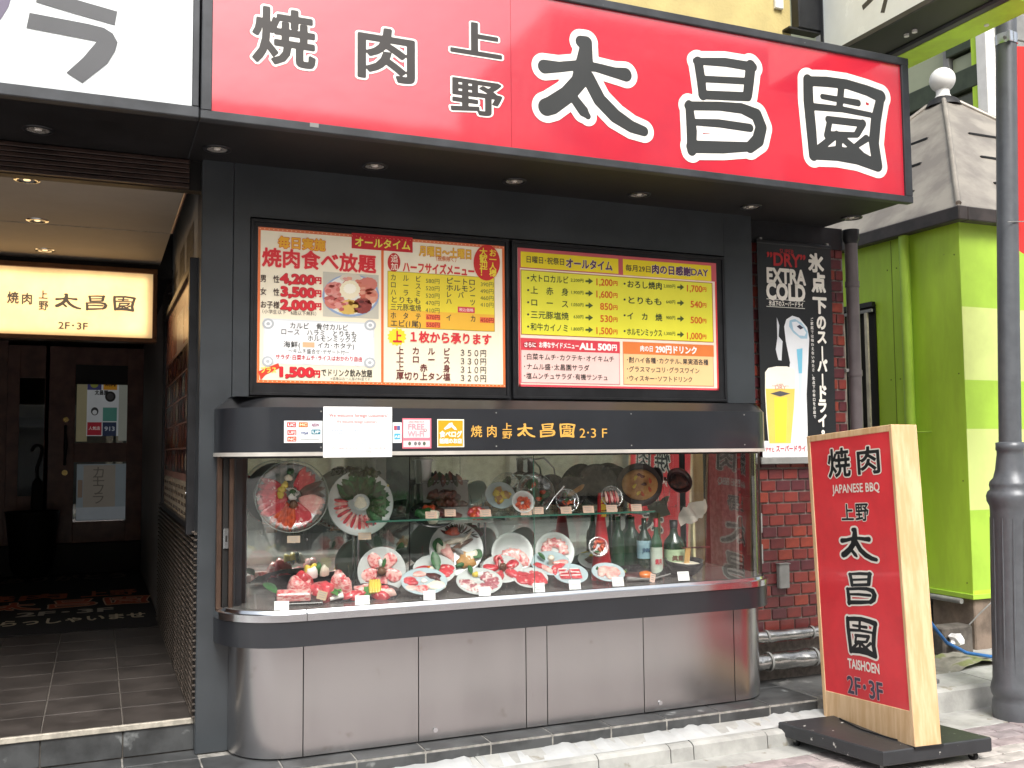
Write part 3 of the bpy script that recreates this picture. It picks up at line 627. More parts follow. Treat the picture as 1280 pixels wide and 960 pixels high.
# white list card with flourished corners
p.rect(110, 530, 632, 740, 'dfe2e4', 1); p.rect(118, 538, 624, 732, 'f7f8f8', 2)
for x, y in ((132, 545), (612, 552), (130, 722), (610, 728)):
    for r_ in (28, 18, 9): p.disc(x, y, r_, r_*.9, ('b8bcc0', 'f4f5f5', 'b8bcc0')[(28, 18, 9).index(r_)], 3+(28, 18, 9).index(r_), n=16)
p.text('カルビ　骨付カルビ', 232, 510, 558, 30, BK, .008); p.text('ロース　ハラミ　とりもも', 190, 550, 588, 30, BK, .008); p.text('ホルモンミックス', 316, 550, 617, 28, BK, .008)
p.text('海鮮(', 202, 284, 642, 30, BK, .008); p.rect(294, 632, 350, 656, 'e8b890', 3); p.text('イカ･ホタテ)', 362, 538, 648, 28, BK, .008)
p.text('〜キムチ盛合せ･デザート付〜', 226, 514, 676, 22, '5a5a58', .004); p.text('サラダ･白菜キムチ･ライスはおかわり自由', 166, 576, 706, 24, 'c02a38', .02)
p.poly([(82, 770), (180, 730), (188, 752), (120, 785), (96, 812), (92, 786)], 'd8402c', 2); p.text('プラス', 96, 172, 762, 30, 'f4e060', .03, 4)
p.text('1,500', 174, 346, 770, 56, 'd42430', .055, 4, out=('8a1c20', .02)); p.text('円', 344, 378, 780, 34, 'd42430', .05); p.text('でドリンク飲み放題', 380, 622, 776, 34, '2c2c2a', .012)
p.text('※価格はお一人様の料金です。', 424, 628, 804, 15, '6a6a66')
# right half
p.text('月曜日〜土曜日', 842, 1092, 210, 46, 'ecbc3c', .03, 4, out=('c85a28', .028)); p.text('（祝祭除く）', 908, 1030, 240, 24, 'd07030', .015)
p.disc(724, 256, 30, 44, 'c8302c', 2); p.text('追', 708, 744, 238, 36, 'f4e4d0', .01, 4); p.text('加', 708, 744, 276, 34, 'f4e4d0', .01, 4)
p.text('ハーフサイズメニュー', 764, 1104, 288, 48, 'd4343a', .035, 4, out=('f0d8b0', .03))
p.disc(1160, 258, 62, 84, 'd02c2c', 5, n=32)
p.text_uv('お一人様', p.uv(1185, 196)[1], p.uv(1185, 322)[1], p.uv(1188, 260)[0], .042, 'f4dc40', .02, 7, vert=True); p.text_uv('大歓迎！', p.uv(1140, 192)[1], p.uv(1140, 318)[1], p.uv(1144, 260)[0], .046, 'f4dc40', .02, 7, vert=True)
p.rect(694, 312, 1198, 572, 'b8a020', 1); p.rect(697, 315, 1195, 490, 'efd93a', 2); p.rect(697, 490, 1195, 569, 'efb83c', 2)
for i, (s, pr_) in enumerate((('カ　ル　ビ', '580円'), ('ロ　ー　ス', '520円'), ('ハ　ラ　ミ', '520円'), ('とりもも', '470円'), ('三元豚塩焼', '410円'))):
    yy = 330+i*34.5; p.text(s, 706, 852, yy, 31, BK, .006, 4, h=.035); p.text(pr_, 872, 940, yy+14, 25, '6a6a3a', 0, 4)
for i, (s, pr_) in enumerate((('ピートロ', '390円'), ('ホルモン', '490円'), ('レ　バ　ー', '460円'), ('ハ　　　ツ', '410円'))):
    yy = 346+i*32; p.text(s, 968, 1108, yy, 31, BK, .012, 4); p.text(pr_, 1130, 1194, yy+14, 24, '6a6a3a', 0, 4)
p.rect(1024, 466, 1104, 494, 'd84048', 3); p.text('税込価格', 1030, 1098, 480, 16, 'f6e0d8', .01, 4)
p.text('ホ　タ　テ', 706, 852, 508, 32, BK, .012, 4); p.text('エビ(1尾)', 706, 852, 544, 32, BK, .012, 4); p.text('イ　　　カ', 968, 1110, 518, 32, BK, .012, 4)
for x, y, s in ((908, 514, '670円'), (908, 550, '550円'), (1162, 528, '450円')): p.rect(x-34, y-13, x+34, y+13, 'e8703c', 3); p.text(s, x-32, x+32, y, 25, '9a1c28', .005, 4)
p.disc(738, 606, 38, 36, 'f4de30', 2, n=28, jag=.22); p.text('上', 718, 762, 606, 54, 'd42c30', .04, 4)
p.text('１枚から承ります', 790, 1184, 612, 50, 'd4343a', .04, 4, out=('f8e8c8', .02))
for i, (s, pr_) in enumerate((('上　カ　ル　ビ', '３５０円'), ('上　ロ　ー　ス', '３３０円'), ('上　　赤　　身', '３１０円'), ('厚切り上タン塩', '３２０円'))):
    yy = 673+i*39.5; p.text(s, 734, 990, yy, 36, '6a2c2a', .018, 4); p.text(pr_, 1030, 1160, yy+9, 34, '4a3a38', .006, 4)
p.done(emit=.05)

p = Print(m2, plane=YW-.006, z=(630, 290, 4.4138))
p.rect_uv(2.178, 2.487, 3.520, 2.603, 'c85a60'); p.rect_uv(2.178, 1.812, 2.190, 2.487, 'd84a50'); p.rect_uv(3.508, 1.812, 3.520, 2.487, 'dc4040'); p.rect_uv(2.178, 1.812, 3.520, 1.824, 'e0505c')
p.rect(92, 128, 630, 212, YL, 1); p.rect(656, 168, 1142, 254, YL, 1)
p.text('日曜日･祝祭日', 118, 335, 158, 38, '5a5038', .012, 4); p.text('オールタイム', 338, 598, 180, 52, '5a3a5a', .035, 4, out=('e8e0f0', .02))
p.text('毎月29日', 668, 812, 202, 36, '5a5038', .014, 4); p.text('肉の日感謝', 812, 1030, 212, 48, '5a3a5a', .035, 4, out=('e8e0f0', .02)); p.text('DAY', 1028, 1124, 222, 48, '5a3a5a', .02, 4, out=('e8e0f0', .02))
p.rect(92, 244, 1152, 588, 'b06a38', 1); p.rect(96, 248, 1148, 584, 'e9e440', 2)
L1 = (('大トロカルビ', '2,200', '1,200'), ('上　赤　身', '1,900', '1,600'), ('ロ　ー　ス', '1,050', '850'), ('三元豚塩焼', '630', '530'), ('和牛カイノミ', '1,800', '1,500'))
for i, (s, a, b) in enumerate(L1):
    yy = 259+i*67; p.disc(132, yy-5, 6, 6, BK, 4, n=8); p.text(s, 144, 356, yy, 42, '3c4a2a', .012, 4, h=.035); p.text(a+'円', 366 if len(a) > 3 else 382, 438, yy+8, 22, '5a6a2a', .012, 4)
    p.poly([(448, yy+8), (466, yy+8), (466, yy-4), (490, yy+13), (466, yy+30), (466, yy+18), (448, yy+18)], '4a5a2a', 4)
    p.text(b, 500 if len(b) > 3 else 528, 598, yy+17, 48, 'd8641e', .022, 4); p.text('円', 600, 626, yy+24, 26, 'd8641e', .03, 4)
L2 = (('おろし焼肉', '2,000', '1,700'), ('とりもも', '640', '540'), ('イ　カ　焼', '900', '500'), ('ホルモンミックス', '1,300', '1,000'))
for i, (s, a, b) in enumerate(L2):
    yy = 291+i*87; p.disc(664, yy-5, 6, 6, BK, 4, n=8); p.text(s, 676, 872, yy+2, 40, '3c4a2a', .022, 4); p.text(a+'円', 878 if len(a) > 3 else 892, 944, yy+8, 22, '5a6a2a', .012, 4)
    p.poly([(954, yy+9), (972, yy+9), (972, yy-3), (992, yy+14), (972, yy+31), (972, yy+19), (954, yy+19)], '4a5a2a', 4)
    p.text(b, 1000 if len(b) > 3 else 1026, 1092, yy+20, 46, 'd8641e', .022, 4); p.text('円', 1092, 1116, yy+26, 24, 'd8641e', .03, 4)
p.rect(92, 594, 638, 838, 'cc8088', 1); p.rect(96, 598, 634, 834, 'f2ccc4', 2); p.rect(92, 596, 638, 660, 'd8404c', 3)
p.disc(142, 622, 40, 20, 'b02c38', 4); p.text('さらに', 108, 176, 622, 28, 'f8f0ec', .04, 6); p.text('お得なサイドメニュー', 190, 412, 626, 32, 'f8f0ec', .035, 6); p.text('ALL 500', 416, 590, 632, 46, 'f8f0ec', .05, 6); p.text('円', 592, 622, 638, 34, 'f8f0ec', .045, 6)
p.rect(656, 614, 1156, 848, 'd09070', 1); p.rect(660, 618, 1152, 844, 'f2c890', 2); p.rect(656, 616, 1156, 680, 'e07c3c', 3)
p.text('肉の日', 748, 822, 644, 32, 'f8f0ec', .03, 6); p.text('290円ドリンク', 834, 1064, 650, 42, 'f8f0ec', .045, 6)
for i, s in enumerate(('･白菜キムチ･カクテキ･オイキムチ', '･ナムル盛･太昌園サラダ', '･塩ムンチュサラダ･有機サンチュ')): p.text(s, 104, (608, 470, 574)[i], 694+i*52, 34, '4a4440', .014, 4)
for i, s in enumerate(('･酎ハイ各種･カクテル､果実酒各種', '･グラスマッコリ･グラスワイン', '･ウィスキー･ソフトドリンク')): p.text(s, 672, (1126, 1078, 1040)[i], 712+i*49, 32, '4a4440', .014, 4)
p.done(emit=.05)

# ------------------------------------------------------------------ things stuck to the upper band
YU = 4.6985
def sticker(name, label, x0, y0, x1, y1, base, z, y=YU, th=.0012, cat='sticker', bev=0):
    a = at(x0, (y0+y1)/2, 'y', y).x; b = at(x1, (y0+y1)/2, 'y', y).x; t = at((x0+x1)/2, y0, 'y', y).z; q = at((x0+x1)/2, y1, 'y', y).z
    o = solid(name, MB().box(a, b, y-th, y, q, t, bev), ink(base, .5), label, cat); return o, Print(o, plane=y-th, z=z)
z6 = (340, 500, 4.9231)
o, p = sticker('card_sticker', 'white sticker with rows of small payment card logos on the black band', 355, 526, 403, 553.5, 'eef2f2', z6)
for x, y, c, s, k in ((120, 152, 'c8403c', 'UC', 'f0f0f0'), (192, 152, 'd06a2c', 'MC', 'f8e8c0'), (266, 152, 'e6e8ea', 'AEON', '8a4a70'), (122, 200, 'cc5048', 'UFJ', 'f4e0dc'), (200, 202, 'eef2f2', 'VISA', '4a5a8a'), (270, 196, '3c7c90', 'UP', 'e8f0f0'), (122, 240, 'd8502c', 'NC', 'f8e8dc')):
    p.rect(x-28, y-15, x+28, y+15, c, 1); p.text(s, x-23, x+23, y, 22, k, .03, 3)
p.rect(176, 240, 290, 246, 'b0b4b4', 1); p.done()
o, p = sticker('paper_notice', 'large plain white paper notice with faint multilingual lines taped over the band', 404, 508.5, 490, 571.5, 'f6f8f8', z6, y=4.6945, cat='notice')
p.text('We welcome foreign customers!', 350, 712, 92, 26, 'd08888', .02); p.text('We welcome foreign customers', 395, 645, 130, 26, 'd89898', .02)
for i, (a, b) in enumerate(((420, 666), (350, 705), (384, 672), (456, 604), (432, 630), (452, 604))): p.text('we will serve you with a smile and a menu', a, b, 163+i*20.5, 15, '94a4b8', .01)
p.text('We appreciate your understanding', 364, 698, 292, 18, 'cc9090'); p.text('and thank you for coming', 438, 610, 314, 18, 'cc9090'); p.done()
o, p = sticker('small_sticker', 'narrow white sticker with two card logos right of the paper notice', 490.8, 528, 502, 553.5, 'eef4f6', z6)
p.rect(750, 158, 768, 186, 'b85060', 1); p.rect(769, 158, 788, 186, '5a6aa0', 1); p.rect(752, 206, 790, 242, '4ab0d8', 1); p.text('AE', 754, 788, 224, 22, 'f0f8fa', .02, 3); p.done()
o, p = sticker('wifi_sticker', 'pale pink square FREE Wi-Fi sticker on the black band', 503, 523, 539, 560.5, 'f07c8c', z6, bev=.0)
p.rect(808, 122, 970, 288, 'f8dfe0', 1); p.text('AREA FREE Wi-Fi', 838, 936, 134, 14, '8a7a7c', .01, 3); p.text('FREE', 834, 938, 163, 46, 'f2a0aa', .03, 3); p.text('Wi-Fi', 834, 936, 206, 46, 'f2a0aa', .03, 3)
for r_ in (10, 6): p.disc(942, 186, r_, r_, '6a5a5c' if r_ == 10 else 'f8dfe0', 3 if r_ == 10 else 4, n=12)
p.rect(808, 232, 970, 250, 'e88090', 2)
for x, c in ((846, '5a6a5a'), (882, '7a7a7c'), (906, '7a7a7c'), (936, '5a6a5a')): p.disc(x, 268, 10, 13, c, 3, n=7)
p.done()
o, p = sticker('orange_sticker', 'orange square restaurant guide sticker with white hand mark on the band', 546.5, 524, 580, 559, 'f4f0e0', z6)
p.rect(1022, 126, 1174, 284, 'f0a018', 1); p.poly([(1056, 176), (1090, 142), (1108, 138), (1112, 152), (1130, 170), (1138, 184), (1122, 184), (1104, 166), (1092, 172), (1064, 184)], 'f8f4e8', 3)
p.text('食べログ', 1030, 1168, 210, 38, 'f8f4e8', .045, 3); p.text('話題のお店', 1030, 1168, 252, 30, 'f8f4e8', .045, 3); p.done()

# ------------------------------------------------------------------ entrance passage at the left
en = bpy.data.objects.new('entrance_passage', None); COL.objects.link(en); en['kind'] = 'structure'; en.location = (-.6, 5.1, .155)
FZ = .155
part('floor_bed', MB().box(-2.4, .47, 5.15, 13.4, -.1, FZ-.004), M('grey_joint', '6d6862', .9, var=.15, scale=20), en)
tj = [.138+.357*i for i in range(-7, 1)]+[.47]
for a, b in zip(tj[:-1], tj[1:]):
    for k in range(9):
        y0 = 5.145+.341*k; part('tile', MB().box(a+.003, b-.003, y0+.003, y0+.338, FZ-.02, FZ+random.uniform(-.0006, .0006), .002), m_tile_in, en)
    part('tile', MB().box(a+.003, b-.003, 5.136, 5.15, .004, FZ-.026, .002), m_tile, en)
part('step_nosing', MB().box(-2.4, .462, 5.124, 5.144, FZ-.026, FZ+.002, .003), M('worn_nosing', 'c2bcae', .5, .2, var=.15, scale=20), en)
part('inner_floor', MB().box(-2.4, .47, 8.22, 12.6, FZ-.02, FZ-.001), m_tile_in, en)
m_rib = M('ribbed_brown_tile', '4a3a30', .38, var=.22, scale=9, coat=.15)
part('lintel', MB().box(-2.6, .46, YW+.05, YW+.12, 2.775, 2.925), m_dark, en)
for k in range(6): part('lintel_slat', MB().box(-2.6, .40, YW+.012, YW+.055, 2.778+k*.0245, 2.799+k*.0245, .003), M('dark_brown_slat', '33241f', .4, var=.2, scale=12), en)
m_ceil = M('beige_ceiling', '918a80', .7, var=.06, scale=2)
part('ceiling', MB().box(-2.4, .385, YW+.121, 7.30, 2.785, 2.82), m_ceil, en)
part('ceiling_seam', MB().box(-2.4, .40, 6.20, 6.206, 2.783, 2.786), m_grout, en)
part('dark_ceiling', MB().box(-2.4, .60, 7.30, 12.6, 2.70, 2.76), m_dark, en)
part('ceiling_edge', MB().box(.385, .398, YW+.13, 6.2, 2.782, 2.83, .003), m_brownpaint, en)
part('right_wall', MB().box(.474, .60, YW+.23, 12.6, 0, 3.29), M('grey_passage_wall', '8e8d8a', .6, var=.08, scale=2), en)
part('left_wall', MB().box(-2.6, -2.4, YW+.1, 12.6, 0, 2.83), m_brownpaint, en)
part('back_wall', MB().box(-2.4, -.92, 11.98, 12.2, 0, 2.75), m_brownpaint, en)
part('back_wall', MB().box(.64, .66, 11.98, 12.2, 0, 2.75), m_brownpaint, en)
part('rear_panel', MB().box(-2.4, .62, 12.5, 12.6, 0, 2.75), M('pale_room', '8a8c84', .8, var=.15, scale=1.5), en)
part('entry_step', MB().box(-2.4, .47, 11.9, 12.45, .1, .47, .006), m_dark, en)
m_slat = M('ribbed_wall_tile', '6b625a', .4, var=.25, scale=10, coat=.1)
part('light_stop', MB().box(-2.4, .47, 7.305, 7.32, 2.69, 3.28), m_dark, en); part('roof_light_stop', MB().box(-2.7, .65, YW+.1, 12.7, 3.29, 3.35), m_dark, en)  # stop panel and roof over the passage, added against leaking sky light
part('slat_backing', MB().box(.466, .474, YW+.22, 8.3, 0, 1.07), m_dark, en)
for k in range(30):
    z0 = .165+k*.0305
    if k == 0: o = part('wall_slat', MB().box(.446, .467, YW+.03, 8.25, z0, z0+.0095, .002), m_slat, en); sm_ = o.data; ob = o.location.copy()
    else: o = part('wall_slat', None, None, en, mesh=sm_); o.location = ob+Vector((0, 0, k*.0305))
# ribbed tile field past the pale wall, lit by the light box
for k in range(9): part("wall_slat", MB().box(.456, .474, 7.4, 8.2, 2.46+k*.033, 2.483+k*.033, .003), m_rib, en)
pr = Print(en, fn=lambda u, v, d: (.474-d, u, v))
for i, ch in enumerate('園昌太'):
    y1 = 5.62+.60*i
    vs, fs = glyph(ch, .03, .03)
    pr._add([(y1+x*.52, 2.50+y*.30) for x, y in [(1-a, b) for a, b in vs]][::1], fs, '3c3a38', 2)
pr.done()
# light box sign over the passage
lb = thing('light_box', 'warm glowing light box sign with the shop name hanging in the passage', 'sign', (-.3, 7.2, 2.24))
part('case', MB().box(-1.3, .345, 7.215, 7.30, 2.245, 2.70), m_brownpaint, lb)
for a in ((-1.3, .365, 7.18, 7.30, 2.70, 2.735), (-1.3, .365, 7.18, 7.30, 2.22, 2.25), (.335, .365, 7.181, 7.30, 2.25, 2.70)): part('frame_bar', MB().box(*a, bev=.003), M('bronze_frame', '6b4a30', .35, .5), lb)
part('face_panel', MB().box(-1.3, .335, 7.20, 7.214, 2.25, 2.70), M('warm_lit_acrylic', 'f4d49c', .4, var=.12, scale=1.6, emit=.22), lb)
pr = Print(lb, plane=7.199, z=(0, 140, 3.2))
BKL = '2c2620'
pr.text('焼', 28, 76, 742, 46, BKL, .02, h=.03); pr.text('肉', 84, 132, 747, 44, BKL, .02, h=.03); pr.text('上', 154, 192, 731, 34, BKL, .02); pr.text('野', 154, 194, 774, 38, BKL, .015)
pr.brush('太', 220, 726, 326, 788, BKL); pr.brush('昌', 342, 732, 430, 796, BKL); pr.brush('園', 452, 736, 544, 798, BKL)
pr.text('2F･3F', 232, 352, 854, 36, BKL, .01); pr.done()
ld = bpy.data.lights.new('light_box_glow', 'AREA'); ld.shape = 'RECTANGLE'; ld.size = 1.5; ld.size_y = .4; ld.energy = 3; ld.color = (1, .8, .58)
lo = bpy.data.objects.new('light_box_glow', ld); COL.objects.link(lo); lo.location = (-.45, 7.17, 2.47); lo.rotation_euler = (R(90), 0, 0)
for i, (yy, lab) in enumerate(((5.22, 'small warm downlight just inside the passage lintel'), (6.12, 'small warm downlight in the middle of the beige passage ceiling'), (7.0, 'small warm downlight in the passage ceiling nearest the light box'))):
    downlight(-.34, yy, 2.784, lab, 'downlights in the passage ceiling', True, .045)
# poster frame on the passage wall
pf = thing('poster_frame', 'tall dark framed poster of grilled dishes on the passage side wall', 'poster', (.44, 6.2, 1.09))
part('backing', MB().box(.445, .472, 5.29, 7.45, 1.10, 2.40), m_brownpaint, pf)
for a in ((.42, .474, 5.232, 5.292, 1.04, 2.46), (.425, .474, 7.44, 7.50, 1.09, 2.43), (.424, .474, 5.29, 7.44, 2.40, 2.44), (.424, .474, 5.29, 7.44, 1.07, 1.10)): part('frame_bar', MB().box(*a, bev=.003), m_black2, pf)
part('screw', MB().cyl((.417, 5.262, 2.2), (.421, 5.262, 2.2), .006, n=8), m_chrome, pf); part('screw', MB().cyl((.417, 5.262, 1.25), (.421, 5.262, 1.25), .006, n=8), m_chrome, pf)
pr = Print(pf, fn=lambda u, v, d: (.445-d, -u, v))
pr.rect_uv(-7.43, 1.10, -5.30, 1.30, 'a89a84', 0); pr.rect_uv(-7.43, 2.08, -5.30, 2.39, 'b07a68', 0); pr.rect_uv(-6.4, 1.95, -5.9, 2.3, 'd8b8a0', 1)  # warm glow reflection is painted into the poster's upper part
rr = random.Random(3)
for i in range(9):
    for j in range(5):
        u = -7.35+i*.235; v = 1.34+j*.145; c = rr.choice(['3a161a', '2c1014', '42201a', '1e1416', '543020', '281a18', '6a3a24', '4a5256']); pr.rect_uv(u, v, u+.22, v+.135, c, 1)
        pr.disc(u+.11, v+.065, .07, .045, rr.choice(['6a3028', '80543a', '4a2220', '8a8070', '602a26']), 2, uv=True, jag=.1, n=16)
for i in range(10):
    for j in range(4): pr.rect_uv(-7.38+i*.21, 1.115+j*.045, -7.38+i*.21+.16, 1.135+j*.045, '6a5a48', 1)
pr.done(rough=.25)
# door, side window
YD = 12.0
dr = thing('entrance_door', 'dark brown wooden door with two glass windows at the end of the passage', 'door', (.02, YD, .47))
xs_ = (-.545, -.24, .305, .575); zs = (.47, .70, 1.365, 1.58, 2.46, 2.66)
part('stile', MB().box(xs_[0], xs_[1], YD, YD+.05, zs[0], zs[5], .004), m_brownpaint, dr); part('stile', MB().box(xs_[2], xs_[3], YD, YD+.05, zs[0], zs[5], .004), m_brownpaint, dr)
for a, b in ((0, 1), (2, 3), (4, 5)): part('rail', MB().box(xs_[1], xs_[2], YD, YD+.05, zs[a], zs[b], .004), m_brownpaint, dr)
w1 = part('pane', MB().box(xs_[1], xs_[2], YD+.02, YD+.026, zs[3], zs[4]), m_glass, dr); w2 = part('pane', MB().box(xs_[1], xs_[2], YD+.02, YD+.026, zs[1], zs[2]), m_glass, dr)
part('door_blind', MB().box(xs_[1], xs_[2], YD+.014, YD+.02, 2.24, 2.46), m_dark, dr)
hd = part('handle', MB().tube([(-.33, YD-.01, 1.34), (-.33, YD-.05, 1.40), (-.325, YD-.07, 1.55), (-.33, YD-.05, 1.70), (-.33, YD-.01, 1.77)], [.018, .014, .022, .014, .018]), m_dark, dr)
for zz in (1.84, 1.25): part('lock', MB().cyl((-.33, YD-.012, zz), (-.33, YD, zz), .03), M('brass', 'c8b070', .25, .9), dr)
pr = Print(dr, plane=YD+.02, z=(0, 420, 5.12))
pr.rect(490, 265, 560, 675, 'b0a884', 0); pr.rect(556, 265, 760, 640, 'dfe4e6', 1); pr.rect(760, 275, 818, 670, 'b8bcb0', 0)
for a in ((560, 272, 650, 345, '4a4a80'), (662, 272, 750, 345, 'e0a030'), (658, 458, 748, 545, '5a9a8c'), (558, 552, 650, 635, 'b83040'), (656, 552, 744, 640, '34405c')): pr.rect(*a, 2)
pr.disc(604, 308, 26, 24, '9aa04a', 3); pr.disc(706, 388, 34, 34, '2a2a2a', 3); pr.disc(706, 388, 22, 22, '5a5a58', 4); pr.disc(606, 482, 24, 26, '3a3c3e', 3); pr.disc(606, 488, 15, 15, 'dfe4e6', 4)
pr.text('焼肉', 672, 742, 305, 34, '4a2c1a', .03, 4); pr.text('太昌園', 606, 694, 362, 30, '2a2a2a', .03, 3); pr.text('人気店', 566, 642, 590, 22, 'f0e8e4', .02, 4); pr.text('913', 668, 736, 592, 34, 'c8d0d8', .03, 4)
pr.done(emit=.09)  # prints glow weakly, standing in for the lit room behind the pane
pr = Print(dr, plane=YD+.02, z=(0, 580, 4.0))
pr.rect(382, 0, 636, 280, '8f9aa0', 0); pr.rect(416, 6, 576, 215, '9a9388', 1); pr.rect(388, 80, 412, 168, '8a7868', 1); pr.rect(382, 215, 634, 276, 'a8b0b6', 2)
pr.text_uv('カモフラ', pr.uv(495, 20)[1], pr.uv(495, 190)[1], pr.uv(492, 100)[0]-.0, .14, '6a645c', .0, 3, vert=True); pr.done(emit=.09)  # same weak glow for the room behind the lower pane
sw = thing('side_window', 'narrow dim window with brown frame beside the passage door', 'window', (-.74, YD, 1.0))
for a in ((-.92, -.80, 0, 2.66), (-.50, -.548, 0, 2.66), (-.80, -.50, 2.30, 2.66), (-.80, -.50, 0, 1.0)): part('frame_bar', MB().box(a[0], a[1], YD, YD+.05, a[2], a[3], .003), m_brownpaint, sw)
part('pane', MB().box(-.80, -.50, YD+.02, YD+.026, 1.0, 2.30), m_dark_glass, sw)
um = thing('umbrella', 'black umbrella with curved crook handle hanging before the side window', 'umbrella', (-.6, 11.9, .55))
hk = [(-.66, 11.9, 1.49)]+[(-.61+.05*math.cos(t), 11.9, 1.50+.06*math.sin(t)) for t in [PI*(1-i/8) for i in range(9)]]+[(-.57, 11.9, 1.44), (-.61, 11.9, 1.30), (-.60, 11.9, 1.18)]
part('crook', MB().tube(hk, .014), m_dark, um); part('canopy', MB().lathe([(.012, 1.20), (.05, 1.15), (.06, .9), (.03, .62), (.006, .55)], (-.60, 11.9, 0), 10), m_rubber, um)
us = thing('umbrella_stand', 'dark rounded umbrella tub standing beside the passage door', 'umbrella stand', (-.62, 11.75, FZ))
part('tub', MB().lathe([(.14, 0), (.20, .1), (.26, .68), (.27, .70), (.25, .70), (.19, .12)], (-.62, 11.6, FZ), 20), m_dark, us)
sp = thing('ceiling_camera', 'small grey dome camera high beside the passage door', 'camera', (.6, 11.85, 2.45))
part('dome', MB().sphere((.6, 11.85, 2.50), .07), m_grey, sp); part('mount', MB().box(.56, .64, 11.88, 11.98, 2.47, 2.53, .01), m_grey, sp)
# door mat with the name woven in
ma = thing('door_mat', 'long black entrance mat with the shop name and greeting woven in', 'mat', (-.3, 9.5, FZ))
part('pile', MB().box(-1.6, .466, 7.93, 11.80, FZ, FZ+.008, .003), M('black_mat_pile', '211f1f', .95, var=.25, scale=60, bump=.3, bscale=300), ma)
pr = Print(ma, fn=lambda u, v, d: (u, v, FZ+.008+d))
def mt(s, u0, u1, v, H, c, bold=.03):
    n = sum(adv(ch) for ch in s); k = (u1-u0)/n; x = 0
    for ch in s:
        vs, fs = glyph(ch, bold, .04); pr._add([(u0+(x+a)*k, v+(b-.38)*H) for a, b in vs], fs, c, 1); x += adv(ch)
mt('いらっしゃいませ', -.83, .39, 8.50, .30, 'c8bca0'); mt('2F･3F', -.58, .15, 8.92, .30, 'b0a898'); mt('焼肉', -1.1, -.2, 9.95, .42, 'c06a48'); mt('上野', -.12, .37, 9.95, .42, 'c06a48', .03); mt('ありがとう', -.9, .35, 11.35, .5, '6a5c50')
for i, ch in enumerate('太昌園'): pr.brush_uv(ch, -.80+.44*i, 9.15, -.42+.44*i, 9.65, 'b85a40', layer=2, out=('d8b898', .03))
pr.done(rough=.9)

# ------------------------------------------------------------------ beer banner, pipes and boxes by the brick wall
Yb = 5.10
bb = thing('beer_banner', 'tall black beer banner with a full glass and tap, hung on the brick wall', 'banner', (4.13, Yb, 1.35))
part('cloth', MB().box(3.875, 4.472, Yb, Yb+.003, 1.395, 2.785), ink('26282a', .32), bb)
part('top_rod', MB().box(3.87, 4.475, Yb-.006, Yb+.010, 2.772, 2.795, .004), m_black2, bb); part('bottom_rod', MB().box(3.865, 4.475, Yb-.008, Yb+.010, 1.352, 1.395, .004), m_grey, bb)
for x in (3.90, 4.44): part('hook', MB().box(x, x+.02, Yb, Yb+.04, 2.775, 2.81, .002), m_grey, bb)
p = Print(bb, plane=Yb, z=(930, 280, 3.0))
p.text('SUPER', 132, 186, 103, 22, 'a8282c', .01); p.text('”DRY”', 84, 230, 133, 62, 'b82a2c', .03, h=.03)
p.text('EXTRA', 82, 228, 194, 70, 'f2efe4', .045, h=.03); p.text('COLD', 82, 228, 252, 78, 'f2efe4', .05, h=.03)
p.rect(84, 284, 228, 286, 'f2efe4', 1); p.rect(84, 312, 228, 314, 'f2efe4', 1); p.text('氷点下のスーパードライ', 92, 222, 300, 20, 'f2efe4', .03)
# icy glow, tap and glass
p.rect_uv(3.878, 1.396, 4.33, 1.50, 'f0f2f4', 1)
p.poly([(150, 385), (158, 358), (180, 344), (206, 352), (236, 388), (244, 430), (240, 520), (234, 640), (238, 780), (236, 850), (150, 850), (156, 620), (172, 520), (156, 440)], 'e6eaee', 2)
p.poly([(170, 362), (190, 356), (216, 372), (238, 404), (236, 430), (212, 430), (184, 408), (168, 384)], 'a4c8dc', 3); p.poly([(178, 368), (196, 366), (216, 382), (232, 408), (226, 420), (206, 418), (184, 398)], 'e8ecf2', 4); p.poly([(196, 384), (208, 378), (222, 390), (210, 396)], '3a3c50', 5)
p.poly([(196, 470), (218, 466), (216, 560), (204, 560)], '7cc4e0', 4); p.poly([(204, 560), (216, 560), (214, 740), (206, 740)], 'd8e6f0', 3)
p.poly([(122, 350), (132, 380), (128, 420), (144, 440), (140, 512), (128, 510), (118, 470), (124, 430)], 'd8dce0', 2)
p.poly([(78, 556), (90, 540), (120, 534), (160, 534), (186, 544), (190, 560), (190, 640), (182, 740), (172, 832), (92, 832), (84, 740), (78, 640)], 'f6f2e4', 3)
p.poly([(80, 618), (189, 618), (186, 690), (174, 822), (94, 822), (84, 690)], 'f0d068', 4); p.poly([(112, 650), (160, 650), (156, 818), (116, 818)], 'f6e04c', 5)
p.poly([(96, 636), (134, 626), (172, 636), (134, 647)], '5a5a60', 6); p.text('”DRY”', 104, 166, 612, 20, 'd89080', .0, 6); p.text('SUPER', 120, 146, 602, 9, 'd89080', .0, 6)
p.text('アサヒ', 78, 114, 846, 18, 'c83848', .02, 4); p.text('スーパードライ', 118, 232, 842, 24, 'c83848', .03, 4)
col = '氷点下のスーパードライ。'
ys = [(112, 180, 268, 66), (185, 256, 278, 62), (272, 336, 282, 62), (340, 398, 288, 44), (398, 450, 290, 44), (462, 512, 292, 44), (508, 556, 292, 44), (565, 612, 293, 44), (604, 660, 292, 44), (654, 708, 292, 42), (712, 762, 293, 42), (746, 790, 304, 36)]
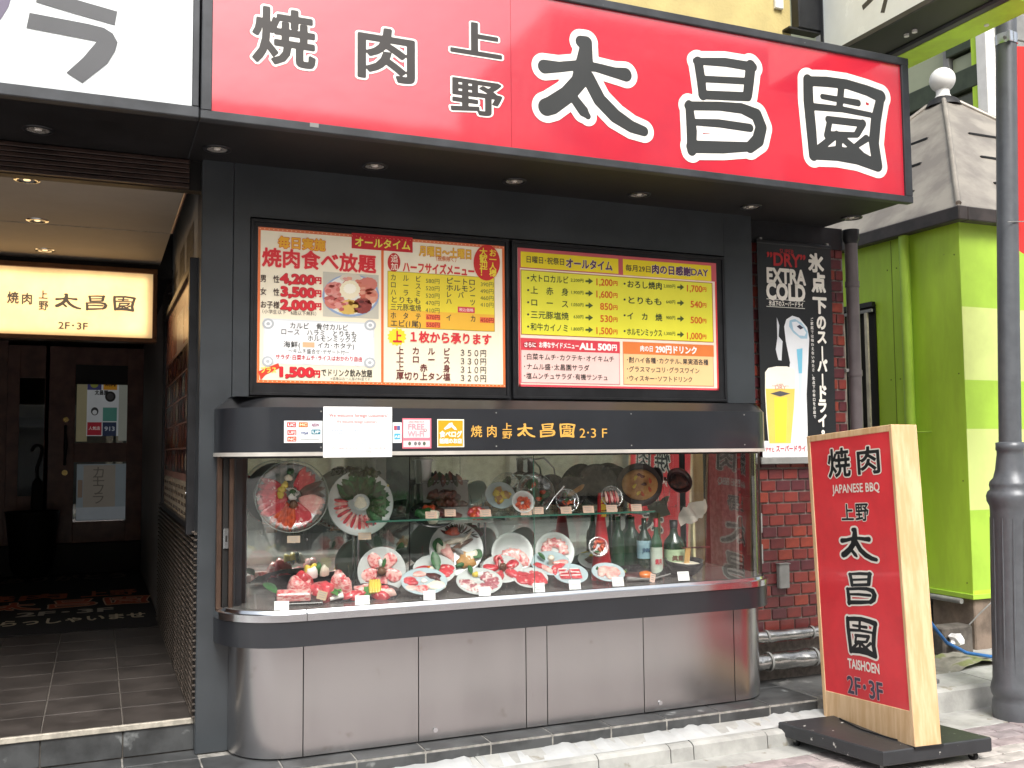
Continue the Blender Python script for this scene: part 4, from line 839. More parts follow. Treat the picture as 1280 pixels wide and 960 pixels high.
for ch, (a, b, x, sz) in zip(col, ys):
    zt, zb = p.uv(x, a)[1], p.uv(x, b)[1]; xc = p.uv(x, (a+b)/2)[0]; hh = abs(zt-zb); w_ = sz/3/200*1.02
    vs, fs = glyph('｜' if ch == 'ー' else ch, .05, .035); p._add([(xc+(a_-.5)*w_*1.12, (zt+zb)/2+(b_-.38)*hh*1.05) for a_, b_ in vs], fs, 'f2efe4', 6)
p.text_uv('ご家庭では味わえない冷たさ､氷点下の辛口をお店で', p.uv(256, 350)[1], p.uv(262, 730)[1], p.uv(258, 540)[0], .022, 'd8d6d0', .03, 5, vert=True)
p.done(rough=.35)
o = thing('meter_box', 'small grey metal switch box fixed low on the brick wall', 'switch box', (4.03, YB-.02, .565))
part('cover', MB().box(3.99, 4.07, YB-.045, YB-.01, .565, .718, .005), m_grey, o); part('lip', MB().box(3.986, 4.074, YB-.05, YB-.01, .718, .724), m_grey, o)
def lag_pipe(y, z, r, label, seed):
    t = thing('lagged_pipe', label, 'pipe', (4.1, y, z-r), 'foil wrapped pipes along the foot of the brick wall')
    rr = random.Random(seed); mb = MB(); n = 40; m = 16; vs = []
    for i in range(n+1):
        x = 3.62+1.02*i/n
        for j in range(m):
            a = 2*PI*j/m; q = r*(1+.06*math.sin(x*31+seed)+.05*math.sin(x*11+a*2+seed)+rr.uniform(-.05, .05)); vs.append((x, y+q*math.cos(a), z+q*math.sin(a)*.95))
    mb.add(vs, [(i*m+j, i*m+(j+1) % m, (i+1)*m+(j+1) % m, (i+1)*m+j) for i in range(n) for j in range(m)], True); cap_ = [tuple(range(n*m, n*m+m))]; mb.f += cap_; mb.sm += [False]
    part('foil_wrap', mb, m_foil, t)
    for x in (3.85, 4.2, 4.5): part('pipe_strap', MB().lathe([(r*1.07, -.008), (r*1.09, 0), (r*1.07, .008)], n=16, mat=Matrix.Translation((x, y, z)) @ Matrix.Rotation(PI/2, 4, 'Y')), m_grey, t)
lag_pipe(5.075, .285, .038, 'upper thinner foil wrapped pipe along the brick wall', 1); lag_pipe(5.06, .135, .055, 'lower thicker crumpled foil wrapped pipe along the brick wall', 5)
dp = thing('drainpipe', 'grey drainpipe running up the right edge of the brick wall', 'drainpipe', (4.655, 5.1, 0))
part('pipe', MB().cyl((4.665, 5.12, -.02), (4.665, 5.12, 2.92), .042), M('grey_brown_pipe', '5f585a', .4, var=.1, scale=5), dp)
for z in (.9, 1.95, 2.55, 2.86): part('collar', MB().cyl((4.665, 5.12, z-.02), (4.665, 5.12, z+.02), .047), M('grey_brown_pipe', '5f585a'), dp)
part('bracket', MB().box(4.60, 4.665, 5.13, 5.16, 1.96, 1.98), m_grey, dp)
part('rain_head', MB().lathe([(.04, 0), (.055, .04), (.055, .1)], (4.665, 5.12, 2.82), 16), m_black2, dp)

# ------------------------------------------------------------------ red standing sign on its trolley
BX, BY, BZ = 3.906, 4.193, -.05
tr_ = thing('standing_sign', 'red shop sign board in a pale wood frame on a black wheeled trolley', 'sign', (0, 0, 0))
Mb = Matrix.Translation((BX, BY, BZ)) @ Matrix.Rotation(-1.635, 4, 'Z') @ Matrix.Rotation(-.012, 4, 'X') @ Matrix.Rotation(-.071, 4, 'Y')
W_, T_, H_ = .729, .166, 1.60
def B(mb): mb.v = [tuple(Mb @ Vector(v)) for v in mb.v]; return mb
fw = .030
part('frame_post', B(MB().box(-W_/2, -W_/2+fw, -T_/2, T_/2, -.03, H_, .003)), m_wood, tr_); part('frame_post', B(MB().box(W_/2-.024, W_/2, -T_/2, T_/2, -.03, H_, .003)), m_wood, tr_)
part('top_rail', B(MB().box(-W_/2+fw, W_/2-.024, -T_/2, T_/2, H_-.035, H_, .003)), m_wood, tr_); part('bottom_rail', B(MB().box(-W_/2+fw, W_/2-.024, -T_/2+.001, T_/2-.001, -.03, .147, .003)), m_wood, tr_)
for s in (-1, 1): part('face_panel', B(MB().box(-W_/2+fw, W_/2-.024, s*(T_/2-.012), s*(T_/2-.004), .147, H_-.035)), m_red, tr_)
for s in (1, -1):
    pr = Print(tr_, fn=(lambda u, v, d, s=s: tuple(Mb @ Vector((s*u, -s*(T_/2-.004+d), v)))))
    def U(w): return (w-.5)*W_
    WT = 'f2ede2'
    def big(ch, w0, w1, v0, v1, brush_=False):
        if brush_: pr.brush_uv(ch, U(w0), v0, U(w1), v1, '1f2426', out=(WT, .045), layer=3); return
        vs, fs = glyph(ch, .02, .02); X = [a for a, b in vs]; Z_ = [b for a, b in vs]; a0, a1, b0, b1 = min(X), max(X), min(Z_), max(Z_)
        for lev, c, ly in ((.062, WT, 2), (.02, '1f2426', 3)):
            vs, fs = glyph(ch, lev, .02); pr._add([(U(w0)+(a-a0)/(a1-a0)*(U(w1)-U(w0)), v0+(b-b0)/(b1-b0)*(v1-v0)) for a, b in vs], fs, c, ly)
    big('焼', .25, .52, 1.345, 1.51); big('肉', .60, .85, 1.35, 1.50)
    pr.text_uv('JAPANESE BBQ', U(.29), U(.83), 1.283, .062, WT, .02, 3, .03)
    big('上', .375, .52, 1.105, 1.195); big('野', .54, .69, 1.10, 1.195)
    big('太', .34, .755, .885, 1.065, True); big('昌', .37, .715, .64, .83, True); big('園', .345, .70, .375, .585, True)
    pr.text_uv('TAISHOEN', U(.335), U(.69), .328, .066, WT, .03, 3, .03)
    pr.text_uv('2F･3F', U(.31), U(.71), .215, .12, '4a4658', .018, 4, .025, out=('e0a8a8', .03))
    pr.done(rough=.35)
part('sealant', B(MB().box(-W_/2-.006, W_/2+.006, -T_/2-.006, T_/2+.006, -.034, -.022)), m_black2, tr_)
part('power_cord', MB().tube([(3.82, 4.40, -.045), (3.78, 4.2, -.046), (3.80, 4.0, -.046), (3.84, 3.86, -.046)], .004, 6), m_rubber, tr_)
PQ = [(3.48, 4.498), (3.605, 3.849), (4.291, 3.808), (4.17, 4.46)]
def shrink(P, e):
    cx = sum(a for a, b in P)/4; cy = sum(b for a, b in P)/4; return [(cx+(a-cx)*(1-e), cy+(b-cy)*(1-e)) for a, b in P]
mb = MB(); A = shrink(PQ, .012); mb.add([(x, y, z) for z, PP in ((-.122, A), (-.116, PQ), (-.056, PQ), (-.05, A)) for x, y in PP], [(3, 2, 1, 0), (12, 13, 14, 15)]+[(k*4+i, k*4+(i+1) % 4, k*4+4+(i+1) % 4, k*4+4+i) for k in range(3) for i in range(4)])
part('trolley_deck', mb, M('chipped_black_paint', '35373a', .4, var=.12, scale=4, bump=.05, wear=('c9c8c2', 26, .68)), tr_)
for x, y in shrink(PQ, .17):
    wh = part('castor', MB().box(x-.014, x+.014, y-.012, y+.012, -.15, -.121, .003), m_grey, tr_); part('wheel', MB().cyl((x-.011, y, GZ+.022), (x+.011, y, GZ+.022), .024, n=18), m_rubber, wh)

# ------------------------------------------------------------------ street lamp and hanging flag
def lx(z): return 5.092+(.0 if z < 0 else .035*z+.002*z*z)
lp = thing('street_lamp', 'dark grey cast iron street lamp post on the kerb at the right edge', 'lamp post', (5.09, 4.34, GZ))
prof = [(.122, GZ), (.126, GZ+.06), (.122, GZ+.10), (.113, GZ+.12), (.124, GZ+.14), (.129, GZ+.17), (.124, GZ+.20), (.116, GZ+.225), (.112, .3), (.114, .7), (.117, 1.06), (.121, 1.09), (.135, 1.12), (.138, 1.15), (.130, 1.175), (.116, 1.19), (.121, 1.215), (.118, 1.235), (.098, 1.26), (.086, 1.31), (.076, 1.40), (.076, 1.425), (.082, 1.43), (.082, 1.475), (.064, 1.48)]
mb = MB(); n = 28; vs = [(lx(z)+r*math.cos(2*PI*j/n), 4.34+r*math.sin(2*PI*j/n), z) for r, z in prof for j in range(n)]
mb.add(vs, [(i*n+j, i*n+(j+1) % n, (i+1)*n+(j+1) % n, (i+1)*n+j) for i in range(len(prof)-1) for j in range(n)], True); part('pedestal', mb, m_lamp, lp)
for k in range(12):
    a = 2*PI*(k+.5)/12; part('rib', MB().tube([(lx(z)+(r_-.001)*math.cos(a), 4.34+(r_-.001)*math.sin(a), z) for r_, z in ((.113, .10), (.112, .3), (.114, .7), (.117, 1.02))], [.003, .006, .006, .003], 8), m_lamp, lp)
part('pole', MB().tube([(lx(z), 4.34, z) for z in (1.46, 2.2, 3, 4, 5.6)], [.064, .063, .062, .061, .060], 24), m_lamp, lp)
zb = 4.02; part('steel_band', MB().cyl((lx(zb)-.001, 4.34, zb-.03), (lx(zb), 4.34, zb+.035), .066, n=24), m_chrome, lp); part('band_clamp', MB().box(lx(zb)-.06, lx(zb)-.03, 4.262, 4.29, zb-.035, zb+.035, .004), m_chrome, lp)
fl = thing('hanging_flag', 'red flag hanging from the right side of the street lamp', 'flag', (5.6, 4.30, 2.7))
mb = MB(); n = 20; m = 24; vs = []
for j in range(m+1):
    for i in range(n+1):
        u = i/n; v = j/m; x = 5.275+.62*u+.02*math.sin(v*6); z = 2.68+1.30*v-.06*math.sin(u*3)*(1-v)+(.02*u if v > .9 else 0)
        vs.append((x-.05*(1-v)*(1-u), 4.30+.03*math.sin(u*9+v*2)*(1-.5*v), z))
mb.add(vs, [(j*(n+1)+i, j*(n+1)+i+1, (j+1)*(n+1)+i+1, (j+1)*(n+1)+i) for j in range(m) for i in range(n)], True); part('cloth', mb, M('flag_red', 'd8322f', .75, var=.06, scale=4), fl)
part('rod', MB().cyl((5.2, 4.30, 4.02), (5.95, 4.30, 4.03), .009), m_grey, fl); part('tie_wire', MB().tube([(5.13, 4.275, 2.83), (5.24, 4.27, 2.84), (5.30, 4.29, 2.85)], .003, 6), m_grey, fl)

# ------------------------------------------------------------------ lime green kiosk
KX, KY, KW = 5.93, 5.37, 2.5
kk = thing('lime_kiosk', 'lime green striped kiosk with a pointed sheet metal roof and white ball finial', 'kiosk', (KX+KW/2, KY+KW/2, 0))
part('side_wall', MB().box(KX, KX+.08, KY+.002, KY+KW, .36, 3.14), m_green, kk)
xR = KX+KW
stripes = [(.36, .40, m_green), (.40, .985, m_green_m), (.985, 1.585, m_green_l), (1.585, 1.95, m_green_m), (1.95, 2.50, m_green_l), (2.50, 2.64, m_green_m), (2.64, 3.14, m_green_m)]
for a, b, mm in stripes: part('front_stripe', MB().box(KX+.001, xR, KY-.0005, KY+.08, a, b), mm, kk)
part('bottom_trim', MB().box(KX-.012, xR, KY-.012, KY+KW, .335, .372, .003), m_green_m, kk); part('floor_frame', MB().box(KX+.01, xR, KY+.5, KY+KW, .27, .335), M('rusty_brown', '5d463c', .8, var=.2), kk)
part('back_wall', MB().box(KX, xR, KY+KW, KY+KW+.08, .36, 3.14), m_green, kk); part('back_wall', MB().box(xR, xR+.08, KY, KY+KW, .36, 3.14), m_green, kk)
part('concrete_pier', MB().box(KX+.03, KX+.6, KY+.02, KY+.42, GZ, .334, .01), M('stained_concrete', '8c7c6e', .9, var=.2, scale=5, bump=.3), kk); part('concrete_pier', MB().box(xR-.6, xR-.03, KY+.02, KY+.4, GZ, .334, .01), M('stained_concrete', '8c7c6e'), kk); part('concrete_pier', MB().box(KX+.03, KX+.5, KY+2.0, KY+2.4, GZ, .334, .01), M('stained_concrete', '8c7c6e'), kk)
part('drain_pipe', MB().cyl((KX-.05, 5.864, .5), (KX-.05, 5.864, 3.13), .040), m_green_m, kk)
part('pipe_clip', MB().tube([(KX-.06, 5.82, 1.57), (KX-.03, 5.75, 1.57), (KX, 5.70, 1.57)], .006, 6), m_green_m, kk)
gb = thing('window_grille', 'black framed window with steel bars in the side wall of the lime kiosk', 'window', (KX-.03, 6.6, 1.3))
part('recess', MB().box(KX-.012, KX-.002, 6.24, 7.3, 1.2, 2.64), m_dark, gb); part('frame_bar', MB().box(KX-.05, KX-.013, 6.235, 7.3, 2.62, 2.66), m_dark, gb); part('rail', MB().box(KX-.055, KX-.035, 6.24, 7.3, 2.575, 2.60), m_grey, gb)
for y in (6.29, 6.43, 6.57, 6.71, 6.85, 6.99): part('bar', MB().box(KX-.055, KX-.035, y, y+.035, 1.2, 2.575, .003), M('beige_steel_bar', 'd0cab4', .5), gb)
# roof
AX, AY = KX+1.25, KY+1.25
m_seam = M('lime_seam', '6f8f26', .7, var=.1)
for y in (6.05,): part('panel_seam', MB().box(KX-.0015, KX+.01, y, y+.006, .375, 3.13), m_seam, kk)
for x in (KX+.92, KX+1.84): part('panel_seam', MB().box(x, x+.005, KY-.002, KY+.01, .375, 3.13), m_seam, kk)
for y in (5.42, 6.0, 6.1):
    for z in (.45, 1.2, 2.0, 2.9): part('screw', MB().cyl((KX-.003, y, z), (KX+.001, y, z), .006, n=6), m_seam, kk)
rf = part('roof', MB(), m_roof, kk)
def sq(h, z): return [(AX-h, AY-h, z), (AX+h, AY-h, z), (AX+h, AY+h, z), (AX-h, AY+h, z)]
lev = [(1.345, 3.235), (1.335, 3.25), (1.20, 3.40), (.95, 3.70), (.62, 4.10), (.36, 4.37), (.10, 4.62), (.03, 4.66)]
mb = MB(); vs = [v for h, z in lev for v in sq(h, z)]; mb.add(vs, [(k*4+i, k*4+(i+1) % 4, k*4+4+(i+1) % 4, k*4+4+i) for k in range(len(lev)-1) for i in range(4)])
part('roof_sheet', mb, m_roof, rf)
for s in ((-1, -1), (1, -1), (-1, 1)): part('hip_cap', MB().tube([(AX+s[0]*h, AY+s[1]*h, z+.006) for h, z in lev[1:]], .022, 8), m_roof, rf)
def rz(h):
    for (h0, z0), (h1, z1) in zip(lev[:-1], lev[1:]):
        if h1 <= h <= h0: return z0+(z1-z0)*(h0-h)/(h0-h1)
for h in (1.09, .84, .60):
    z = rz(h); part('vent_slot', MB().box(AX-h-.012, AX-h+.01, AY-h*.62, AY+h*.62, z-.004, z+.012), m_dark, rf); part('vent_slot', MB().box(AX-h*.62, AX+h*.62, AY-h-.012, AY-h+.01, z-.004, z+.012), m_dark, rf)
part('gutter', MB().box(KX-.11, KX-.02, KY-.11, KY+KW+.1, 3.13, 3.235, .008), m_gutter, kk); part('gutter', MB().box(KX-.019, xR+.1, KY-.11, KY-.02, 3.13, 3.234, .008), m_gutter, kk)
part('eave_board', MB().box(KX-.02, xR, KY-.02, KY+KW, 3.14, 3.20), m_gutter, kk)
fi = part('finial', MB().sphere((AX, AY, 4.86), .115, 24, 14), m_white, kk); part('finial_neck', MB().lathe([(.075, 4.69), (.06, 4.72), (.06, 4.78)], (AX, AY, 0), 18), m_white, fi); part('finial_base', MB().lathe([(.16, 4.60), (.13, 4.66), (.06, 4.70)], (AX, AY, 0), 12), m_dark, fi)
part('roof_fixture', MB().box(AX+.85, AX+1.2, AY-.95, AY-.6, 3.95, 4.0, .01), m_dark, rf)
# odds and ends under the kiosk
def junk(name, mb, mat, label, cat): return solid(name, mb, mat, label, cat)
junk('concrete_block', MB().box(5.55, 5.84, 5.30, 5.44, -.03, .17, .012), M('dirty_concrete', '6b655e', .9, var=.2, bump=.4), 'dirty grey concrete block in front of the kiosk pier', 'block')
junk('white_carton', MB().box(5.46, 5.60, 5.47, 5.6, -.03, .25, .008), m_paper, 'small white carton wedged beside the concrete block under the kiosk', 'carton')
junk('dark_crate', MB().box(5.2, 5.50, 5.36, 5.7, -.03, .12, .01).box(5.22, 5.48, 5.38, 5.68, .12, .16), m_dark, 'dark flat crate under the kiosk behind the standing sign', 'crate')
mb = MB(); rr = random.Random(5); bm = bmesh.new(); bmesh.ops.create_icosphere(bm, subdivisions=2, radius=.06)
for v in bm.verts: v.co *= rr.uniform(.55, 1.1)
mb.add([(v.co.x+5.62, v.co.y+5.25, v.co.z*.9+.09) for v in bm.verts], [[v.index for v in f.verts] for f in bm.faces]); bm.free(); junk('crumpled_paper', mb, m_paper, 'crumpled scrap of white paper on the concrete block', 'litter')
mb = MB(); bm = bmesh.new(); bmesh.ops.create_grid(bm, x_segments=14, y_segments=8, size=1)
for v in bm.verts: v.co.z = .018*rr.random()+.02*math.sin(v.co.x*4)
mb.add([(5.35+v.co.x*.42, 5.08+v.co.y*.15+v.co.x*.05, -.02+v.co.z) for v in bm.verts], [[v.index for v in f.verts] for f in bm.faces], True); bm.free(); junk('stone_slab', mb, M('mossy_stone', '9a978b', .9, var=.15, scale=8, bump=.6, bscale=15, wear=('7f8558', 6, .56)), 'rough pale stone slab patched with moss behind the kerb', 'stone')
mb = MB().tube([at(1150, 760, 'y', 5.12), at(1167, 783, 'y', 5.1), at(1183, 803, 'y', 5.08), at(1208, 816, 'y', 5.06), at(1240, 821, 'y', 5.05), at(1285, 822, 'y', 5.05)], .012, 10); junk('blue_cable', mb, M('blue_cable_skin', '2f6cae', .4), 'blue cable sagging from the standing sign to the street lamp', 'cable')
mb = MB().tube([(5.78, 5.28, .18), (5.84, 5.24, .26), (5.95, 5.2, .36), (6.1, 5.2, .50), (6.2, 5.25, .6)], .005, 8); junk('grey_cable', mb, m_grey, 'thin grey cable rising over the kiosk corner', 'cable')
junk('white_conduit', MB().cyl((KX-.03, 5.45, .315), (KX-.03, 6.6, .315), .02), m_grey, 'pale conduit running under the side wall of the kiosk', 'pipe')

# ------------------------------------------------------------------ projecting signs and buildings beyond
ps = thing('projecting_sign', 'white projecting sign in dark casing above the end of the red signboard', 'sign', (4.5, 4.3, 4.0))
part('casing', MB().box(4.362, 4.67, 3.2, 5.0, 4.0, 5.6, .01), m_black2, ps)
part('bracket', MB().box(4.175, 4.36, YW-.06, YW+.02, 4.20, 5.6, .005), m_black2, ps); part('bracket_foot', MB().box(4.10, 4.36, YW-.05, YW+.02, 4.185, 4.199), m_dark, ps)
part('frame_bar', MB().box(4.352, 4.37, 3.2, 5.0, 3.995, 4.03, .003), m_signframe, ps); part('frame_bar', MB().box(4.352, 4.37, 4.965, 5.0, 4.03, 5.6, .003), m_signframe, ps)
part('face_panel', MB().box(4.355, 4.3625, 3.2, 4.965, 4.03, 5.6), M('milky_acrylic', 'eef4f4'), ps)
def pcf(px, py): q = at(px, py, 'x', 4.354); return (q.y, q.z)
mb = MB(); w_ = .014
for a, b in (((1112, -20), (1103, 16)), ((1100, -12), (1078, 10))):
    A_, B_ = Vector(pcf(*a)), Vector(pcf(*b)); d = (B_-A_).normalized(); n_v = Vector((-d.y, d.x))*.018; mb.add([(4.3545, *(A_+n_v)), (4.3545, *(B_+n_v)), (4.3545, *(B_-n_v)), (4.3545, *(A_-n_v))], [(0, 1, 2, 3)])
part('character', mb, ink('3b3c3e'), ps)
part('side_lip', MB().box(4.672, 4.745, 3.2, 5.02, 3.985, 5.6, .012), m_signframe, ps)
for y in (4.30, 4.365): part('spot_lamp', MB().cyl((4.56, y+.1, 3.985), (4.56, y+.1, 4.0), .016, n=12), m_white, ps)
gs = thing('green_projecting_sign', 'lime green underside of a projecting sign behind the white one', 'sign', (4.87, 4.4, 4.0))
part('underside', MB().box(4.76, 4.98, 3.86, 4.98, 3.996, 4.10), m_green, gs); part('casing', MB().box(4.758, 4.982, 3.84, 5.0, 4.101, 5.6), m_white, gs); part('spot_lamp', MB().cyl((4.90, 4.17, 3.988), (4.90, 4.17, 3.996), .014, n=12), m_white, gs)

gb2 = thing('glass_building', 'grey green glass clad building with dark mullions behind the kiosk roof', 'building', (8, 9, 0))
X8 = 8.0; m_pane = M('grey_green_glazing', '5f634e', .12, var=.06, scale=1.5, spec=.6); m_pane_sky = M('sky_tinted_glazing', 'aab193', .15, var=.05, scale=1.5); m_beam = M('dark_green_beam', '47503f', .35, .4, var=.1)  # paler panes have the sky's reflection put into their colour
ye = 6.78
part('core', MB().box(X8+.08, X8+1.2, ye, 16, 0, 12), m_grey, gb2)
for y0, y1, z0, z1, mm in ((ye+.2, 7.85, 3.2, 5.02, m_pane), (7.85, 9.4, 3.2, 5.02, m_pane), (9.4, 11.4, 3.2, 5.02, m_pane), (7.35, 9.2, 5.26, 7.4, m_pane_sky), (9.2, 11.4, 5.26, 7.4, m_pane_sky), (ye+.2, 7.28, 5.62, 7.4, m_pane), (ye+.2, 7.28, 5.26, 5.42, m_pane_sky), (ye+.2, 11.4, 0, 3.1, m_pane)):
    part('pane', MB().box(X8+.03, X8+.08, y0+.02, y1-.02, z0, z1), mm, gb2)
part('beam', MB().box(X8-.04, X8+.08, ye+.05, 11.4, 5.03, 5.25, .01), m_beam, gb2); part('beam', MB().box(X8-.03, X8+.08, ye+.2, 7.30, 5.44, 5.58, .01), m_beam, gb2)
for y in (7.30, 9.2, 11.4): part('mullion', MB().box(X8-.02, X8+.08, y-.03, y+.04, 5.26, 7.4), m_grey, gb2)
for y in (7.85, 9.4, 11.4): part('mullion', MB().box(X8-.02, X8+.08, y-.03, y+.03, 0, 5.02), m_green_l if y == 11.4 else m_beam, gb2)
part('corner_trim', MB().box(X8-.05, X8+.08, ye, ye+.13, 0, 6.3, .01), m_white, gb2); part('corner_trim', MB().box(X8-.03, X8+.08, ye+.135, ye+.2, 0, 6.0), m_green, gb2)
part('floodlight', MB().box(X8-.25, X8-.1, ye+.15, ye+.32, 4.02, 4.16, .02), m_white, gb2)
cb = thing('cream_building', 'pale cream tiled building in the background at the upper right', 'building', (13, 13, 0))
part('wall', MB().box(10.0, 22, 13, 20, 0, 15), M('cream_tile_wall', 'cfcabb', .7, var=.06, scale=3), cb)
for z in (3.5, 6.2, 8.9): part('string_course', MB().box(9.98, 22, 12.94, 13, z, z+.12), m_grey, cb)
for i in range(4):
    for z in (4.2, 6.9, 9.6):
        wn = part('window', MB().box(10.8+i*2.4, 12.2+i*2.4, 12.96, 13.01, z, z+1.4), m_white, cb); part('pane', MB().box(10.88+i*2.4, 12.12+i*2.4, 12.945, 12.962, z+.08, z+1.32), m_pane, wn)
nb = thing('rear_building', 'plain grey rear building closing the yard behind the brick wall', 'building', (6, 16, 0))
part('wall', MB().box(4.9, 8.0, 14, 18, 0, 9), M('grey_render', '8c8a82', .8, var=.06), nb)

# ------------------------------------------------------------------ the wax food display
ZF = .703
m_plate = M('white_porcelain', 'ccd3d1', .2, var=.03, coat=.3)
m_plate_b = M('blue_white_porcelain', 'b9cdd2', .2, var=.03, coat=.3)
m_plate_k = M('black_glazed_ware', '232527', .25, var=.15, coat=.3)
m_meat = M('raw_beef', 'd2454e', .28, var=.2, scale=26, col2='b4323c', blend=(.35, .6), coat=.5, wear=('eab4ae', 45, .60), detail=3)
m_meat2 = M('marbled_beef', 'd85a60', .28, scale=40, col2='f0c4bc', blend=(.42, .58), coat=.5, stretch=(1, 1, 2.5))
m_meat3 = M('pink_pork', 'e8a09a', .3, scale=30, col2='f0ccc0', blend=(.4, .6), coat=.4)
m_dkmeat = M('dark_offal', '5c2a28', .3, var=.3, scale=20, coat=.5)
m_grill = M('grilled_meat', '6e3422', .35, var=.3, scale=25, col2='2e1712', coat=.5)
m_kimchi = M('kimchi_orange', 'd8582c', .3, var=.25, scale=40, col2='a83a1c', coat=.4, bump=.4)
m_leaf = M('green_leaf', '2f6a34', .4, var=.25, scale=20, col2='1d4a24', bump=.2)
m_lett = M('dark_lettuce', '33481f', .45, var=.3, scale=14, col2='1c2614', bump=.5)
m_cream = M('cream_daikon', 'efe9d4', .4, var=.06, scale=20)
m_yel = M('yellow_pepper', 'e6cc4c', .3, var=.1, scale=12, coat=.4)
m_org = M('orange_yolk', 'e8791c', .2, var=.1, scale=12, coat=.6)
m_white_food = M('white_garnish', 'f2f0ea', .4, var=.05, scale=15)
m_mush = M('brown_mushroom', '7a5238', .4, var=.25, scale=20)
m_pancake = M('savoury_pancake', 'c89a5c', .45, scale=16, col2='8e5a30', blend=(.3, .65), bump=.3)
m_clear = glass_mat('clear_acrylic', (.93, .95, .95), .03, 1.45)
def blob(parent, name, u, v, ru, rv, rot, h, mat, seed=0, w=0, n=14, m=5, jag=.10):
    """a slice or lump lying on a plate (local disc coordinates, w = lift)"""
    rr = random.Random(seed*31+int(u*1000)+int(v*777)+3); mb = MB(); vs = []
    prof = [(1.0, 0), (1.03, .45), (.86, .85), (.5, 1.02), (.001, 1.06)]
    ph = [rr.uniform(0, 6) for _ in range(3)]
    for r_, zz in prof:
        for j in range(n):
            t = 2*PI*j/n; k = 1+jag*math.sin(3*t+ph[0])+jag*.7*math.sin(5*t+ph[1]); x = ru*r_*k*math.cos(t); y = rv*r_*k*math.sin(t)
            vs.append((u+x*math.cos(rot)-y*math.sin(rot), v+x*math.sin(rot)+y*math.cos(rot), w+h*zz*(1+.25*math.sin(4*x/ru+ph[2])*jag*5)))
    mb.add(vs, [(i*n+j, i*n+(j+1) % n, (i+1)*n+(j+1) % n, (i+1)*n+j) for i in range(len(prof)-1) for j in range(n)], True)
    return part(name, mb, mat, parent, local=True)
def leaf(parent, u, v, L, W, rot, mat=None, w=.005, lift=.5):
    mb = MB(); n = 7; vs = []
    for i in range(n):
        t = i/(n-1); ww = W*math.sin(PI*min(1, t*.92+.04))**.8
        for s in (-1, 0, 1):
            x = L*t; y = ww*s; vs.append((u+x*math.cos(rot)-y*math.sin(rot), v+x*math.sin(rot)+y*math.cos(rot), w+lift*L*t*.6+abs(s)*ww*.4))
    vs2 = [(a, b, c+.0012) for a, b, c in vs]
    fs = [(i*3+k, i*3+k+1, i*3+k+4, i*3+k+3) for i in range(n-1) for k in (0, 1)]
    mb.add(vs, fs, True); mb.add(vs2, fs, True); return part('leaf', mb, mat or m_leaf, parent, local=True)
def frame_for(px, py, Rpx, ratio, y=None, z0=ZF, gap=.012, side=0):
    """centre, radius and tilt of a dish seen at a photo point, resting just above height z0"""
    al = math.acos(min(.999, ratio))+R(7) if ratio < .98 else R(8)
    best = None
    ys = [y] if y else [4.80+.005*i for i in range(90)]
    for yy in ys:
        c = at(px, py, 'y', yy); Rr = Rpx*depth(c)/FPX
        if yy-Rr*math.sin(al) < 4.778 and yy < 5.2: continue
        low = c.z-Rr*math.cos(al)
        if best is None or abs(low-(z0+gap)) < best[0]: best = (abs(low-(z0+gap)), c, Rr, al)
    _, c, Rr, al = best
    return c, Rr, al
def dish(name, label, px, py, Rpx, ratio, mat, y=None, z0=ZF, group=None, yaw=-.25, deep=.10, oval=1.0, rim=None):
    c, Rr, al = frame_for(px, py, Rpx, ratio, y, z0)
    t = thing(name, label, 'plate of food', c, group, rot=(PI/2-al, 0, yaw))       # local z = plate normal, pointing out and up
    d = deep*Rr
    prof = [(.001, 0), (.62*Rr, 0), (.80*Rr, d*.45), (Rr, d), (Rr*1.0, d+.003), (Rr*.97, d+.004), (.78*Rr, d*.5+.004), (.60*Rr, .004), (.001, .004)]
    part('plate', MB().lathe(prof, n=36, squash=(oval, 1)), mat, t, local=True)
    if rim: part('rim_line', MB().lathe([(Rr*.985, d+.0035), (Rr*1.004, d+.001), (Rr*1.004, d+.005), (Rr*.985, d+.0055)], n=36, squash=(oval, 1)), rim, t, local=True)
    # clear easel under the plate, in world metres turned back into the dish frame
    inv = (Matrix.Translation(c) @ Matrix.Rotation(yaw, 4, 'Z') @ Matrix.Rotation(PI/2-al, 4, 'X')).inverted()
    low = Vector((c.x, c.y-Rr*math.sin(al)*.55, c.z-Rr*math.cos(al)*.55)); mb = MB()
    for s in (-.4, .4):
        p = Vector((c.x+s*Rr, c.y-Rr*math.sin(al)*.86, z0)); q = Vector((c.x+s*Rr, c.y+.03+Rr*.25, z0)); k = Vector((c.x+s*Rr, c.y+.02, c.z-.012))
        mb.tube([p+Vector((0, 0, .016)), p, q, k], .0028, 6)
        mb.sphere(tuple(p+Vector((0, -.004, .010))), .006, 8, 6)
    mb.v = [tuple(inv @ Vector(v)) for v in mb.v]; part('easel', mb, m_clear, t, local=True)
    return t, Rr
MT = [m_meat, m_meat2, m_meat3]
